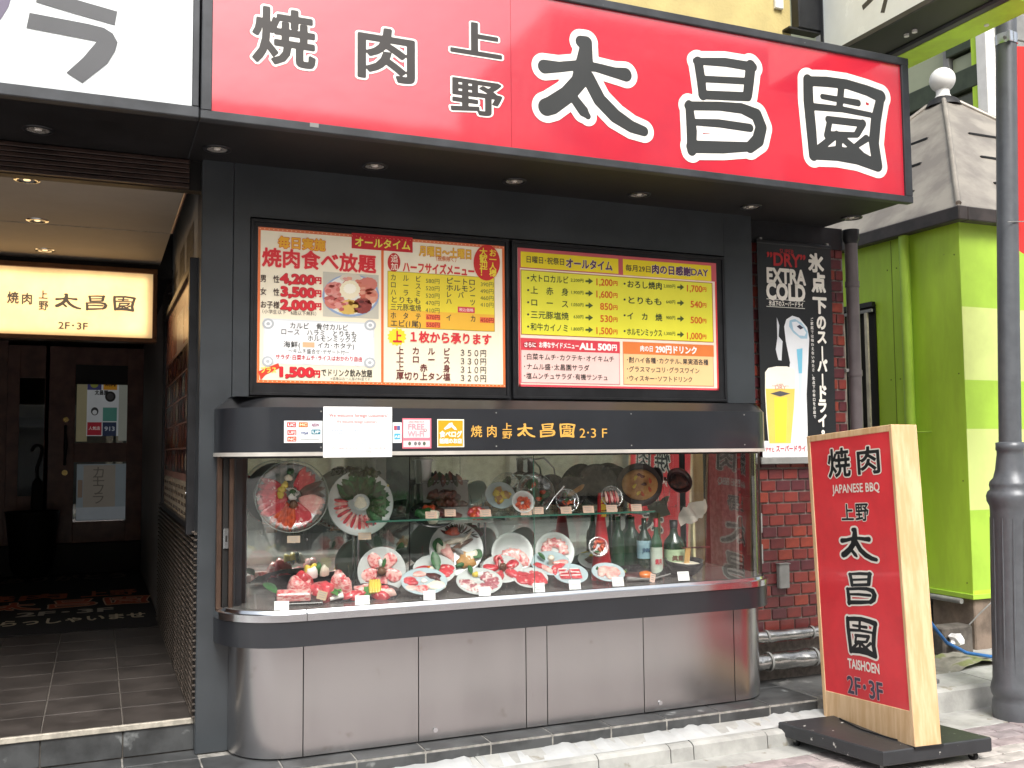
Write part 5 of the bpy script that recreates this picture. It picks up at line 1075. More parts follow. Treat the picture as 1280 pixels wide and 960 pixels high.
# --- upper tier, large platters standing at the left
t, r = dish('meat_platter', 'largest round glass platter of sliced raw meats standing upper left in the showcase', 365, 621, 45, .99, m_clear, y=5.06, z0=1.0, yaw=-.1, rim=M('pale_glass_rim', '9fb0a8', .1)); t['group'] = 'large platters standing upright'
part('back_disc', MB().lathe([(.001, .002), (r*.93, .003), (r*.93, .0035), (.001, .0035)], n=36), M('grey_film', '9aa4a0', .3, var=.05), t, local=True)
for i, (a0, mm, ln, wd, k) in enumerate(((200, m_meat, .46, .30, 4), (255, m_kimchi, .42, .22, 4), (300, m_meat, .40, .24, 3), (345, m_meat3, .40, .26, 3), (20, m_dkmeat, .38, .20, 3), (60, m_meat, .36, .24, 3), (165, m_meat, .44, .28, 3))):
    for j in range(k):
        a = R(a0+(j-k/2)*12); blob(t, 'meat_slice', .56*r*math.cos(a), .56*r*math.sin(a), ln*r*.88, wd*r*.50, a, .008, mm, i*7+j, w=.004+.002*j)
for i, (x, y, c) in enumerate(((-.28, .20, m_yel), (-.2, .32, m_yel), (-.32, .05, m_yel), (-.1, .52, m_cream), (-.05, .68, m_leaf), (.02, .1, m_leaf), (.0, -.02, m_white_food))): blob(t, 'garnish', x*r, y*r, .11*r, .09*r, i, .02, c, i, w=.012)
blob(t, 'mushroom', .03*r, -.22*r, .12*r, .12*r, 0, .03, m_mush, 5, w=.01)
for i in range(5): part('radish_curl', MB().tube([((-.12+.05*i)*r+.02*math.sin(k), (.0+.06*k)*r, .024+.006*math.sin(k*1.2)) for k in range(5)], .0022, 6), m_white_food, t, local=True)
t, r = dish('meat_platter', 'round white platter with green leaves and striped pink slices round a small dish', 450, 629, 41, .99, m_plate, y=5.10, z0=1.0, yaw=-.1, rim=M('pale_glass_rim', '9fb0a8')); t['group'] = 'large platters standing upright'
for i in range(15):
    a = R(172+i*9.5); blob(t, 'pork_slice', .66*r*math.cos(a), .66*r*math.sin(a), .30*r, .050*r, a, .006, (m_meat if i % 2 == 0 else m_meat3), i, w=.008)
for i in range(22):
    a = R(-38+i*8.6); q = .42+.28*((i*7) % 3)/2; leaf(t, q*r*math.cos(a)*.6, q*r*math.sin(a)*.6, .55*r, .22*r, a+random.uniform(-.3, .3), m_leaf if i % 3 else m_lett, lift=.12)
for i in range(7): blob(t, 'lettuce', (-.22+.12*i)*r, (.92+.06*math.sin(i*2))*r, .14*r, .12*r, i, .03, m_lett, i, jag=.25)
part('sauce_dish', MB().lathe([(.001, .015), (.20*r, .015), (.26*r, .032), (.265*r, .034), (.21*r, .022), (.001, .022)], n=24), m_plate, t, local=True); blob(t, 'sauce', 0, 0, .18*r, .18*r, 0, .006, m_cream, 1, w=.02)
blob(t, 'lemon_wedge', .84*r, .50*r, .07*r, .05*r, 1, .02, m_yel, 2)
# --- glass shelf
ZS = 1.098
def on_shelf(px, y, z=ZS): return at(px, 640, 'y', y).x
def small_things():
    x = on_shelf(537, 5.05); t = thing('namul_plate', 'small dish with green, white and brown piles on the left end of the glass shelf', 'plate of food', (x, 5.03, ZS), rot=(.55, 0, 0))
    part('plate', MB().lathe([(.001, 0), (.08, .001), (.115, .014), (.117, .017), (.08, .006), (.001, .005)], n=28), m_plate_k, t, local=True)
    for i, (a, b, c, mm) in enumerate(((-.035, .012, .045, m_leaf), (.0, -.022, .048, m_cream), (.048, .012, .040, m_dkmeat), (.0, .045, .035, m_kimchi))): blob(t, 'namul', a, b, c, c*.8, i, .035, mm, i, w=.006, jag=.15)
    x = on_shelf(560, 5.12); t = thing('grilled_meat_tray', 'grey square tray of dark glazed ribs standing at the back of the glass shelf', 'plate of food', (x, 5.12, ZS), rot=(R(68), 0, -.1))
    part('tray', MB().box(-.13, .13, 0, .20, -.008, 0, .004), m_grey, t, local=True); part('tray_lip', MB().box(-.135, .135, .195, .203, -.01, .012, .002), m_grey, t, local=True)
    for i in range(9): blob(t, 'rib', -.075+.038*(i % 5), .05+.055*(i//5)+.01*(i % 2), .034, .030, i*.7, .045, m_grill, i, jag=.14)
    for i in range(8): leaf(t, -.10+.028*i, .165+.01*(i % 3), .07, .016, R(60+i*8), m_grill if i % 2 else m_lett, lift=.2)
    for px_, yy, c, lab in ((597, 4.99, m_meat, 'grey square plate with a red heap of seasoned meat on the glass shelf'), (565, 4.99, m_dkmeat, 'grey square plate with a flat dark slice on the glass shelf')):
        x = on_shelf(px_, yy); t = thing('square_plate', lab, 'plate of food', (x, yy+.02, ZS+.003), 'square plates on the glass shelf', rot=(.6, 0, -.12)); part('plate', MB().box(-.085, .085, -.065, .075, 0, .007, .003), m_grey, t, local=True)
        if c is m_meat:
            for i in range(6): blob(t, 'meat_strip', .02*math.cos(i), .018*math.sin(i)-.0, .034, .022, i, .030, m_meat if i % 2 else m_kimchi, i, w=.006, jag=.16)
        else: blob(t, 'slice', 0, 0, .055, .038, 0, .012, m_dkmeat, 2, w=.006)
    t, r = dish('kimchi_bowl', 'small round bowl of orange kimchi on the glass shelf', 653, 629, 14.5, .96, m_plate, y=4.99, z0=ZS, yaw=-.2, deep=.35)
    for i in range(9): blob(t, 'kimchi', .42*r*math.cos(i*2.4), .40*r*math.sin(i*2.4)-.08*r, .30*r, .20*r, i, .022, m_kimchi, i, w=.008, jag=.18)
    t, r = dish('noodle_plate', 'round pale dish with orange noodles behind the kimchi bowl', 625, 620, 19, .9, m_plate_b, y=5.12, z0=ZS, yaw=-.2)
    for i in range(6): blob(t, 'noodles', .3*r*math.cos(i*2.1), .3*r*math.sin(i*2.1), .4*r, .26*r, i, .02, m_pancake if i % 2 else m_yel, i, w=.006)
    t, r = dish('salad_bowl', 'clear glass bowl of salad leaves on the glass shelf', 668, 617, 24, .97, m_clear, y=5.12, z0=ZS, yaw=-.2, deep=.3, rim=M('pale_glass_rim', '9fb0a8'))
    for i in range(14): leaf(t, .35*r*math.cos(i*2.4), .35*r*math.sin(i*2.4), .5*r, .16*r, i*1.3, m_leaf if i % 2 else m_lett, lift=.3)
    for i in range(4): blob(t, 'carrot', .4*r*math.cos(i*1.7), .4*r*math.sin(i*1.7), .16*r, .1*r, i, .02, m_kimchi, i, w=.02)
    t, r = dish('salad_dish', 'small clear dish of brown salad between two steel spoons on the shelf', 708, 627, 15, .97, m_clear, y=5.02, z0=ZS, yaw=-.2, deep=.3, rim=M('pale_glass_rim', '9fb0a8'))
    for i in range(9): leaf(t, .3*r*math.cos(i*2.4), .3*r*math.sin(i*2.4), .55*r, .15*r, i*1.3, (m_leaf, m_dkmeat, m_kimchi)[i % 3], lift=.3)
    t, r = dish('skewer_dish', 'small oval glass dish of reddish slices right of the red bottle cover', 764, 622, 14, .97, m_clear, y=5.0, z0=ZS, yaw=-.2, deep=.25, rim=M('pale_glass_rim', '9fb0a8'))
    for i in range(5): blob(t, 'slice', (-.5+.25*i)*r, 0, .12*r, .55*r, .1, .010, m_meat if i % 2 else m_meat3, i, w=.006)
    for px_, yy, Rp, lab in ((690, 5.2, 20, 'plain dark upright pan lid behind the salad bowl'), (715, 5.16, 19, 'black iron pan holding a dried fish, standing on the shelf'), (747, 5.2, 27, 'big round black pan standing at the back of the shelf'), (769, 5.22, 20, 'dark round pan lid leaning behind the stone plate')):
        t, r = dish('iron_pan', lab, px_, {690: 613, 715: 614, 747: 607, 769: 602}[px_], Rp, .97, m_plate_k, y=yy, z0=ZS, yaw=-.15, group='dark pans and lids standing on the shelf', deep=.18); t['category'] = 'pan'
        if px_ == 715:
            part('handle', MB().tube([(0, -r*.9, .02), (.005, -r*1.3, .03)], .008), m_chrome, t, local=True)
            for i in range(3): blob(t, 'dried_fish', (.05+.2*i)*r, (-.1+.1*i)*r, .5*r, .14*r, .6, .015, m_pancake, i, w=.008)
    t, r = dish('hot_plate', 'oval dark iron hot plate holding a big browned pancake', 799, 606, 27, .99, M('dark_wood_base', '3a2c2a', .35, var=.2, coat=.2), y=5.12, z0=ZS, yaw=-.12, oval=1.12, deep=.06)
    part('pancake', MB().lathe([(.86*r, .008), (.84*r, .020), (.6*r, .026), (.001, .024)], n=30, squash=(1.04, .84)), m_pancake, t, local=True)
    for i in range(9): blob(t, 'topping', .5*r*math.cos(i*2.4)*((i % 3)+1)/3, .45*r*math.sin(i*2.4), .13*r, .07*r, i, .008, (m_grill, m_yel, m_kimchi)[i % 3], i, w=.024)
    t, r = dish('clay_pot', 'brown clay pot with handles at the right end of the shelf', 846, 604, 17, .95, m_dkmeat, y=5.2, z0=ZS, yaw=-.12, deep=.5); t['category'] = 'pot'
    blob(t, 'stew', 0, 0, .7*r, .6*r, 0, .02, m_grill, 1, w=.02); part('ear', MB().tube([(-r, 0, .05), (-r*1.25, 0, .06), (-r*1.1, .02, .04)], .008), m_dkmeat, t, local=True)
    for px0, lab in ((690, 'steel spoon leaning on the salad bowl'), (718, 'steel spoon standing by the black iron pan')):
        a = at(px0-7 if px0 == 690 else 719, 637, 'y', 4.97); b = at(px0+15 if px0 == 690 else 719, 608 if px0 == 690 else 623, 'y', 4.99)
        mb = MB().tube([a, a.lerp(b, .5)+Vector((-.006, 0, .004)), b], [.004, .004, .007], 8); o = solid('spoon', mb, m_chrome, lab, 'spoon', tuple(a), 'steel spoons on the shelf')
    # chrome soda siphon stand in the back
    c = at(664, 640, 'y', 5.24); t = thing('steel_stand', 'chrome stand with a flared collar at the back of the shelf', 'stand', (c.x, 5.24, ZS))
    part('column', MB().lathe([(.02, 0), (.016, .02), (.016, .18), (.05, .20), (.055, .215), (.02, .23), (.022, .31)], (c.x, 5.24, ZS), 18), m_chrome, t); part('hose', MB().tube([(c.x+.02, 5.24, ZS+.30), (c.x+.08, 5.23, ZS+.31), (c.x+.14, 5.22, ZS+.25), (c.x+.16, 5.22, ZS+.12)], .005, 6), m_grey, t)
    c = at(533, 600, 'y', 5.26); t = thing('white_cup', 'white cup standing behind the tray of glazed ribs', 'cup', (c.x, 5.26, ZS)); part('cup', MB().lathe([(.024, .17), (.030, .30), (.040, .305), (.040, .312), (.026, .31), (.02, .18)], (c.x, 5.26, ZS), 18), m_white, t); part('stand', MB().box(c.x-.03, c.x+.03, 5.23, 5.29, ZS, ZS+.169, .003), m_clear, t)
small_things()

# --- lower tier
def petals(t, r, n, L, W, mat, off=0, q=.48, h=.010, w=.006):
    for i in range(n): a = 2*PI*i/n+off; blob(t, 'meat_petal', q*r*math.cos(a), q*r*math.sin(a), L*r, W*r, a, h, mat, i, w=w, jag=.06)
# black stone slab with marbled block, meat mound on a curved black dish
c = at(371, 745, 'y', 4.88); t = thing('beef_block_slab', 'block of marbled beef on a black slab at the left front of the showcase', 'plate of food', (c.x, 4.90, ZF), rot=(.35, 0, -.2))
part('slab', MB().box(-.10, .13, -.03, .12, .018, .026, .004), m_plate_k, t, local=True); part('foot', MB().box(-.06, .09, .0, .02, -.0, .018), m_clear, t, local=True)
part('beef_block', MB().box(-.092, .072, -.02, .035, .027, .072, .006), m_meat2, t, local=True); leaf(t, -.09, .03, .09, .028, R(140), m_leaf, w=.05)
c = at(398, 727, 'y', 5.0); t = thing('beef_mound_dish', 'heaped red beef slices with mushrooms and peppers on a curved black dish', 'plate of food', (c.x, 5.0, ZF), rot=(.5, 0, -.1))
part('dish', MB().lathe([(.001, .015), (.12, .02), (.185, .05), (.187, .056), (.12, .028), (.001, .022)], n=30, squash=(1.05, .6)), m_plate_k, t, local=True); part('foot', MB().lathe([(.05, 0), (.045, .015), (.05, .02)], n=16), m_plate_k, t, local=True)
for i, (x, y, a, b, h, mm) in enumerate(((-.10, .02, .060, .045, .09, m_meat2), (-.075, .05, .05, .04, .10, m_meat), (.0, -.01, .06, .05, .075, m_meat), (.03, -.02, .055, .04, .07, m_meat), (.10, .03, .055, .04, .11, m_meat2), (.125, .01, .05, .035, .09, m_meat2))): blob(t, 'beef_slice', x, y, a, b, .4*i, h, mm, i, w=.03)
for i, (x, y, a, mm) in enumerate(((-.03, .07, .026, m_white_food), (-.05, .09, .024, m_yel), (-.02, .10, .022, m_yel), (.03, .08, .022, m_cream), (.0, .10, .022, m_leaf))): blob(t, 'garnish', x, y, a, a*.8, i, .05, mm, i, w=.10)
for i in range(3): leaf(t, .055, .0+.02*i, .08, .018, R(-70+20*i), M('bright_leaf', '3f9a3c', .4, var=.2, scale=15), w=.07, lift=.2)
for i in range(3): part('mushroom', MB().tube([(.05+.01*i, -.06+.015*i, .05), (.09, -.055+.015*i, .055), (.115, -.05+.015*i, .06)], [.010, .008, .014], 8), m_white_food, t, local=True)
# black plate with sliced meat and peppers
c = at(462, 736, 'y', 4.95); t = thing('pepper_meat_plate', 'black plate of red meat slices with yellow peppers and green stalks', 'plate of food', (c.x, 4.95, ZF), rot=(.42, 0, -.15))
part('plate', MB().lathe([(.001, .012), (.10, .014), (.155, .03), (.157, .035), (.10, .02), (.001, .018)], n=30, squash=(1, .6)), m_plate_k, t, local=True); part('foot', MB().lathe([(.05, 0), (.045, .012)], n=16), m_plate_k, t, local=True)
for i, (x, y, a, b, mm) in enumerate(((-.09, -.02, .055, .024, m_meat), (-.06, -.025, .05, .022, m_meat), (-.03, .035, .05, .03, m_meat2), (.06, .02, .05, .025, m_meat), (.08, -.0, .055, .022, m_meat3), (.05, -.03, .05, .02, m_meat))): blob(t, 'meat_slice', x, y, a, b, .5-.2*i, .035, mm, i, w=.02)
for i in range(4): part('pepper', MB().tube([(.0+.014*i, -.03, .05), (.004+.014*i, .01, .075), (.006+.014*i, .045, .08)], [.009, .012, .007], 8), m_yel, t, local=True)
for i in range(4): part('stalk', MB().tube([(-.028+.008*i, -.035, .04), (-.028+.008*i, .01, .065)], .004, 6), M('bright_leaf', '3f9a3c'), t, local=True)

t, r = dish('petal_beef_plate', 'upright white plate with five beef petals round a brown ball', 477, 714, 30, .98, m_plate, y=5.04)
petals(t, r, 5, .40, .27, m_meat2, R(-20), .55, .008); blob(t, 'mushroom_ball', 0, -.02*r, .19*r, .19*r, 0, .035, m_mush, 2, w=.006, jag=.02); blob(t, 'garlic', -.05*r, .34*r, .08*r, .17*r, 0, .02, m_white_food, 3, w=.012); leaf(t, .05*r, .15*r, .4*r, .08*r, R(75), w=.02, lift=.1)
part('plate_stand', MB().box(.05*r, .55*r, -1.12*r, -.9*r, -.02, .02, .004), m_white, t, local=True)
spec = [
 ('mixed_cuts_plate', 'white oval plate of mixed pink, cream and black cuts at the front', 530, 729, 29, .56, 4.87),
 ('sliced_tongue_plate', 'white plate of red slices with a pointed leaf behind the mixed cuts', 543, 714, 27, .68, 5.00),
 ('marbled_slices_plate', 'white plate of purple and white marbled slices with flower garnish', 599, 729, 29, .56, 4.87),
 ('folded_beef_plate', 'white plate of folded red slices with a brown mushroom centre', 628, 713, 26, .66, 4.98),
 ('red_loin_plate', 'small white plate fully covered with bright red meat', 663, 724, 22, .56, 4.88),
 ('salmon_plate', 'pale blue plate with salmon pink strips round a mushroom and leaf', 688, 706, 25, .60, 4.99),
 ('bacon_plate', 'white plate with six striped bacon slices in two columns', 713, 719, 22, .56, 4.88),
 ('minced_plate', 'white plate of pale pink mince next to the long black spoon dish', 760, 717, 21, .55, 4.88),
]
for nm, lab, px, py, Rp, ra, yy in spec:
    t, r = dish(nm, lab, px, py, Rp, ra, m_plate_b if nm in ('mixed_cuts_plate', 'salmon_plate', 'bacon_plate', 'minced_plate') else m_plate, y=max(yy, 4.785+(Rp*5.05/FPX)*math.sin(math.acos(ra)+R(7))), z0=ZF)
    r0 = r; r = r*(1.16 if nm in ('mixed_cuts_plate', 'sliced_tongue_plate', 'marbled_slices_plate', 'red_loin_plate', 'minced_plate') else 1.05)
    if nm == 'mixed_cuts_plate':
        for i, (x, y, a, b, k, mm) in enumerate(((-.55, .12, .24, .20, .5, m_meat), (-.4, -.05, .2, .14, .2, m_meat), (-.15, .5, .26, .16, 0, m_meat3), (.38, .35, .30, .16, -.4, m_dkmeat), (.5, .1, .14, .07, -.8, m_dkmeat), (.45, -.25, .34, .26, 0, m_cream), (-.1, -.45, .24, .24, 0, m_meat2), (-.5, -.4, .22, .16, 0, m_meat3), (.0, .05, .12, .12, 0, m_white_food))): blob(t, 'meat_slice', x*r, y*r, a*r, b*r, k, .012, mm, i, w=.006)
    elif nm == 'sliced_tongue_plate':
        for i in range(8): a = R(196+i*22); blob(t, 'meat_slice', .52*r*math.cos(a), .14*r+.42*r*math.sin(a), .32*r, .22*r, a, .012, m_meat, i, w=.006)
        blob(t, 'flower', -.1*r, -.05*r, .2*r, .13*r, .5, .02, m_cream, 2, w=.012); blob(t, 'flower', -.2*r, -.0*r, .1*r, .1*r, .5, .02, m_org, 3, w=.014); leaf(t, .12*r, -.2*r, .8*r, .2*r, R(100), w=.02, lift=.7)
    elif nm == 'marbled_slices_plate':
        m_marb = M('purple_marbled', 'a85a64', .3, scale=34, col2='eee0da', blend=(.44, .54), coat=.4)
        for i in range(11): a = R(180+i*24); blob(t, 'meat_slice', .50*r*math.cos(a), .44*r*math.sin(a), .30*r, .17*r, a, .010, m_marb, i, w=.006)
        leaf(t, -.25*r, .4*r, .4*r, .1*r, R(100), w=.02); blob(t, 'flower', -.1*r, .4*r, .12*r, .1*r, 0, .02, m_yel, 2, w=.01); blob(t, 'flower', .08*r, .38*r, .12*r, .08*r, .4, .02, m_white_food, 4, w=.01)
    elif nm == 'folded_beef_plate':
        petals(t, r, 5, .36, .22, m_meat, R(30), .55, .022); blob(t, 'mushroom', 0, 0, .16*r, .16*r, 0, .04, m_mush, 2, w=.006); part('beef_curl', MB().tube([(-.25*r, .1*r, .02), (-.28*r, .45*r, .04), (-.1*r, .55*r, .05), (.0, .35*r, .04)], .009, 8), m_meat, t, local=True); blob(t, 'garlic', -.12*r, .25*r, .06*r, .14*r, 0, .03, m_white_food, 1, w=.012)
    elif nm == 'red_loin_plate':
        for i in range(8): blob(t, 'meat_slice', (-.45+.13*i)*r, (-.05+.1*math.sin(i*1.4))*r, .30*r, .52*r, .2, .014, m_meat, i, w=.006)
    elif nm == 'salmon_plate':
        for i, (x, y, k) in enumerate(((-.5, -.2, -.5), (-.25, -.45, -.9), (.1, -.55, 1.4), (.5, .05, .1), (.3, -.3, .6))): blob(t, 'salmon_strip', x*r, y*r, .42*r, .15*r, k, .014, m_meat3 if i % 2 else m_meat, i, w=.006)
        part('mushroom', MB().lathe([(.10*r, 0), (.09*r, .03), (.17*r, .035), (.15*r, .05), (.001, .056)], (0, 0, .006), 14), m_cream, t, local=True); leaf(t, -.25*r, .15*r, .5*r, .12*r, R(125), w=.02)
    elif nm == 'bacon_plate':
        for i in range(6): part('bacon_slice', MB().box((-.62+.62*(i % 2))*r, (-.04+.62*(i % 2))*r, (-.45+.30*(i//2))*r, (-.20+.30*(i//2))*r, .006, .013, .002), m_meat, t, local=True); part('bacon_fat', MB().box((-.60+.62*(i % 2))*r, (-.12+.62*(i % 2))*r, (-.22+.30*(i//2))*r, (-.15+.30*(i//2))*r, .012, .0155, .001), m_white_food, t, local=True)
    else:
        for i in range(7): blob(t, 'mince', .32*r*math.cos(i*2.4), .28*r*math.sin(i*2.4), .34*r, .24*r, i, .014, m_meat3, i, w=.006, jag=.16)
        blob(t, 'garnish', -.5*r, .35*r, .08*r, .08*r, 0, .02, m_leaf, 1)
t, r = dish('seafood_platter', 'big upright plate of pale offal and shellfish with dark leaves', 570, 687, 34, .97, m_plate, y=5.10)
for i, (x, y, a, b, k, mm) in enumerate(((-.35, -.1, .42, .20, -1.0, m_meat3), (-.55, .1, .2, .26, 0, m_cream), (.0, .30, .5, .10, .2, m_cream), (.15, .12, .5, .09, .5, m_mush), (.3, .3, .42, .08, .9, m_cream), (.1, -.1, .3, .08, -.6, m_grey), (.35, -.45, .34, .30, 0, m_pancake), (.5, -.3, .3, .2, .5, m_cream), (-.1, .65, .25, .16, 0, m_kimchi), (.1, -.62, .2, .1, .3, m_leaf))): blob(t, 'seafood', x*r, y*r, a*r, b*r, k, .022, mm, i, w=.008, jag=.14)
for i in range(9): leaf(t, (-.2+.12*i)*r*.7, .6*r, .5*r, .16*r, R(150-i*20), m_lett if i % 2 else m_dkmeat, lift=.15)
leaf(t, -.72*r, -.1*r, .5*r, .2*r, R(80), w=.01); leaf(t, .6*r, -.1*r, .4*r, .2*r, R(-40), w=.01)
t, r = dish('half_beef_plate', 'upright white plate with pink beef only on its lower half', 640, 692, 26.5, .97, m_plate, y=5.08)
for i in range(7): blob(t, 'beef_slice', (-.45+.17*i)*r, (-.35+.28*math.sin(i*.55))*r, .26*r, .34*r, .3, .010, m_meat2, i, w=.006)
t, r = dish('arch_beef_plate', 'upright white plate with an arch of rosy beef slices', 693, 690, 25, .97, m_plate, y=5.08)
for i in range(9): a = R(-10+i*25); blob(t, 'beef_slice', .45*r*math.cos(a), .05*r+.42*r*math.sin(a), .26*r, .18*r, a, .010, m_meat2, i, w=.006)
t, r = dish('orange_dish', 'small upright dish of orange shrimps in front of the red bottle cover', 748, 684, 13, .97, m_clear, y=5.02, rim=M('pale_glass_rim', '9fb0a8'))
for i in range(7): blob(t, 'shrimp', .4*r*math.cos(i*2.4), .1*r+.4*r*math.sin(i*2.4), .26*r, .15*r, i, .016, m_kimchi, i, w=.006)
blob(t, 'garnish', 0, -.45*r, .3*r, .2*r, 0, .01, m_cream, 2); leaf(t, -.5*r, -.5*r, .5*r, .12*r, 0, w=.008)
t, r = dish('dumpling_dish', 'white boat shaped dish with yellow and brown filling below the orange dish', 743, 702, 21, .55, m_plate, z0=ZF+.02)
blob(t, 'filling', -.05*r, .05*r, .5*r, .3*r, .2, .02, m_mush, 1, w=.006); blob(t, 'filling', .05*r, .25*r, .34*r, .2*r, 0, .024, m_yel, 2, w=.012)
c = at(798, 705, 'y', 4.98); t = thing('yolk_dish', 'shallow dark oval dish with an orange egg yolk', 'plate of food', (c.x, 4.98, ZF), rot=(.30, 0, -.15))
part('dish', MB().lathe([(.05, 0), (.08, .012), (.155, .045), (.158, .05), (.08, .022), (.001, .018)], n=30, squash=(1.05, .62)), m_plate_k, t, local=True); blob(t, 'egg_yolk', .04, .0, .042, .032, 0, .026, m_org, 1, w=.02, jag=.02); blob(t, 'minced_beef', -.05, 0, .06, .04, 0, .02, m_dkmeat, 2, w=.02)
for i in range(4): blob(t, 'garnish', -.11+.012*i, .01*i, .012, .01, 0, .03, (m_meat, m_cream, m_yel, m_leaf)[i], i, w=.02)
c = at(856, 713, 'y', 4.96); t = thing('noodle_bowl', 'black bowl of noodles with chopsticks lifting a strand', 'bowl', (c.x, 4.97, ZF), rot=(.12, 0, 0))
part('bowl', MB().lathe([(.045, 0), (.05, .012), (.085, .035), (.115, .085), (.118, .10), (.112, .10), (.08, .045), (.001, .03)], n=30), m_plate_k, t, local=True); blob(t, 'soup', 0, 0, .095, .095, 0, .006, m_cream, 1, w=.075, jag=.02)
for i in range(6): part('noodle_strand', MB().tube([(.0+.006*i, .0, .08), (.002+.006*i, 0, .14), (.004+.006*i, 0, .172)], .0032, 6), M('pale_noodle', 'd8b070', .4), t, local=True)
for i in range(2): part('chopstick', MB().tube([(-.02, .0+.01*i, .17), (.17, .0+.012*i, .168)], [.003, .005], 6), m_dkmeat, t, local=True)
mb = MB().tube([at(783, 724, 'y', 4.87), at(815, 725, 'y', 4.87)+Vector((0, 0, .004)), at(838, 719, 'y', 4.88)+Vector((0, 0, .008))], [.012, .006, .004], 8); solid('long_spoon', mb, m_grey, 'long grey spoon lying in front of the yolk dish', 'spoon')

def bottle(px, base_px, top_px, yy, rp, mat, label, lab_col=None, capc=None, lw=(.32, .62), txtc=None):
    b = at(px, base_px, 'y', yy); tp_ = at(px, top_px, 'y', yy); h = tp_.z-ZF; r = rp*depth(b)/FPX; x = b.x
    t = thing('bottle', label, 'bottle', (x, yy, ZF), 'bottles at the right end of the showcase')
    part('glass', MB().lathe([(.001, 0), (r*.9, .0), (r, .01), (r, h*.55), (r*.9, h*.63), (r*.42, h*.74), (r*.34, h*.82), (r*.34, h*.93), (.001, h*.93)], (x, yy, ZF), 20), mat, t)
    if capc: part('cap', MB().lathe([(r*.38, h*.86), (r*.40, h), (.001, h)], (x, yy, ZF), 16), capc, t)
    if lab_col:
        l = part('label_band', MB().lathe([(r*1.015, h*(1-lw[1])), (r*1.015, h*(1-lw[0]))], (x, yy, ZF), 24), lab_col, t)
        if txtc:
            pr = Print(t, fn=lambda u, v, d: (x+r*1.04*math.sin(u), yy-r*1.04*math.cos(u)-d, v)); zc = ZF+h*(1-(lw[0]+lw[1])/2)
            pr.text_uv(txtc[0], -.8, .35, zc, .030, txtc[1], .04); pr.done()
m_gb = M('dark_green_glass', '1f3a2a', .08, var=.1, spec=.8, coat=.4); m_gb2 = M('green_glass', '2f5a40', .1, var=.1, spec=.8, coat=.4)
bottle(773, 706, 640, 5.16, 9, m_gb2, 'unlabelled green bottle behind the red bottle cover')
bottle(790, 706, 640, 5.20, 12, m_gb2, 'broad green bottle second from the left of the row')
bottle(806, 712, 642, 5.06, 9.5, m_gb, 'dark bottle with a pale blue label', M('blue_label', '9cc4d0', .5), lw=(.42, .70), txtc=('JINRO', '3a5a78'))
bottle(821, 716, 648, 4.99, 7.5, m_gb2, 'green bottle with a red cap and white label with red letters', M('white_label', 'd4e4d4', .5), M('red_cap', 'b82c3a', .4), lw=(.48, .95), txtc=('鏡月', 'c83848'))
bottle(843, 712, 650, 5.05, 13, m_gb, 'stout green bottle with a square pale label behind the noodle bowl', M('pale_label', 'c4dcb4', .5), M('dark_cap', '2c2c2c', .4), lw=(.52, .82), txtc=('眞露', '6a4a3a'))
c = at(752, 700, 'y', 5.06); h = at(752, 616, 'y', 5.06).z-ZF; t = thing('red_bottle_cover', 'tall tapering red bottle cover with gold lettering beside the bottles', 'bottle cover', (c.x, 5.06, ZF))
part('cover', MB().lathe([(.062, 0), (.060, .05), (.042, h*.45), (.024, h*.72), (.020, h*.9), (.016, h), (.001, h)], (c.x, 5.06, ZF), 18), M('red_satin', 'c8202c', .3, var=.15, scale=10, coat=.4), t)
pr = Print(t, fn=lambda u, v, d: (u, 5.06-.026-d, v)); pr.text_uv('眞露酒', ZF+h*.96, ZF+h*.72, c.x+.002, .034, 'e8b840', .04, vert=True); pr.done()
c = at(866, 640, 'y', 5.12); t = thing('folded_cloth', 'crumpled pale cloth with a pink corner above the bottles', 'cloth', (c.x, 5.12, 1.02))
bm = bmesh.new(); bmesh.ops.create_grid(bm, x_segments=10, y_segments=8, size=.5); rr = random.Random(9)
for v in bm.verts: x, y = v.co.x, v.co.y; v.co = (x*.17+.01*y, .03*math.sin(x*9+y*4), y*.12+.05*x+.012*rr.random()+.04)
mb = MB().add([v.co[:] for v in bm.verts], [[v.index for v in f.verts] for f in bm.faces], True); bm.free(); part('cloth', mb, M('pale_cloth', 'dcd8cc', .8, var=.08, scale=6, wear=('d8a090', 5, .6)), t, local=True); part('peg', MB().box(-.008, .008, -.01, .01, -.28, .02), M('pale_wood_peg', 'e0d8a8', .6), t, local=True)

# --- price cards
def card(px, py, w_, h_, y, col, label, grp, z0, tilt=.35, roll=0):
    c = at(px, py, 'y', y); W_c = w_*depth(c)/FPX; H_c = h_*depth(c)/FPX
    t = thing('price_card', label, 'price card', (c.x, y, max(z0+.001, c.z-H_c/2)), grp, rot=(-tilt, roll, -.2))
    part('card', MB().box(-W_c/2, W_c/2, -.0006, .0006, 0, H_c), ink(col, .6), t, local=True)
    pr = Print(t, fn=lambda u, v, d: (u, -.0006-d, v), local=True)
    for k, q in enumerate((.75, .5, .25)): pr.rect_uv(-W_c*(.38-.06*k), H_c*q, W_c*(.36-.05*k), H_c*(q+.07), '8a8a86' if col != 'f4f6f6' else 'b4b8bc')
    pr.done()
    part('foot', MB().box(-W_c*.12, W_c*.12, 0, .02, -.001, .003), m_clear, t, local=True)
for px, py, lb in ((352, 757, 'the marbled beef block'), (453, 751, 'the plate with yellow peppers'), (537, 745, 'the mixed cuts plate'), (606, 739, 'the purple marbled slices'), (674, 734.5, 'the bright red loin plate'), (719, 731, 'the striped bacon plate'), (773, 727, 'the pale pink mince plate'), (855, 720, 'the black noodle bowl')):
    card(px, py, 18 if px < 500 else 15, 11.5, 4.766, 'f4f6f6', 'white price card in front of '+lb, 'white price cards along the glass', ZF)
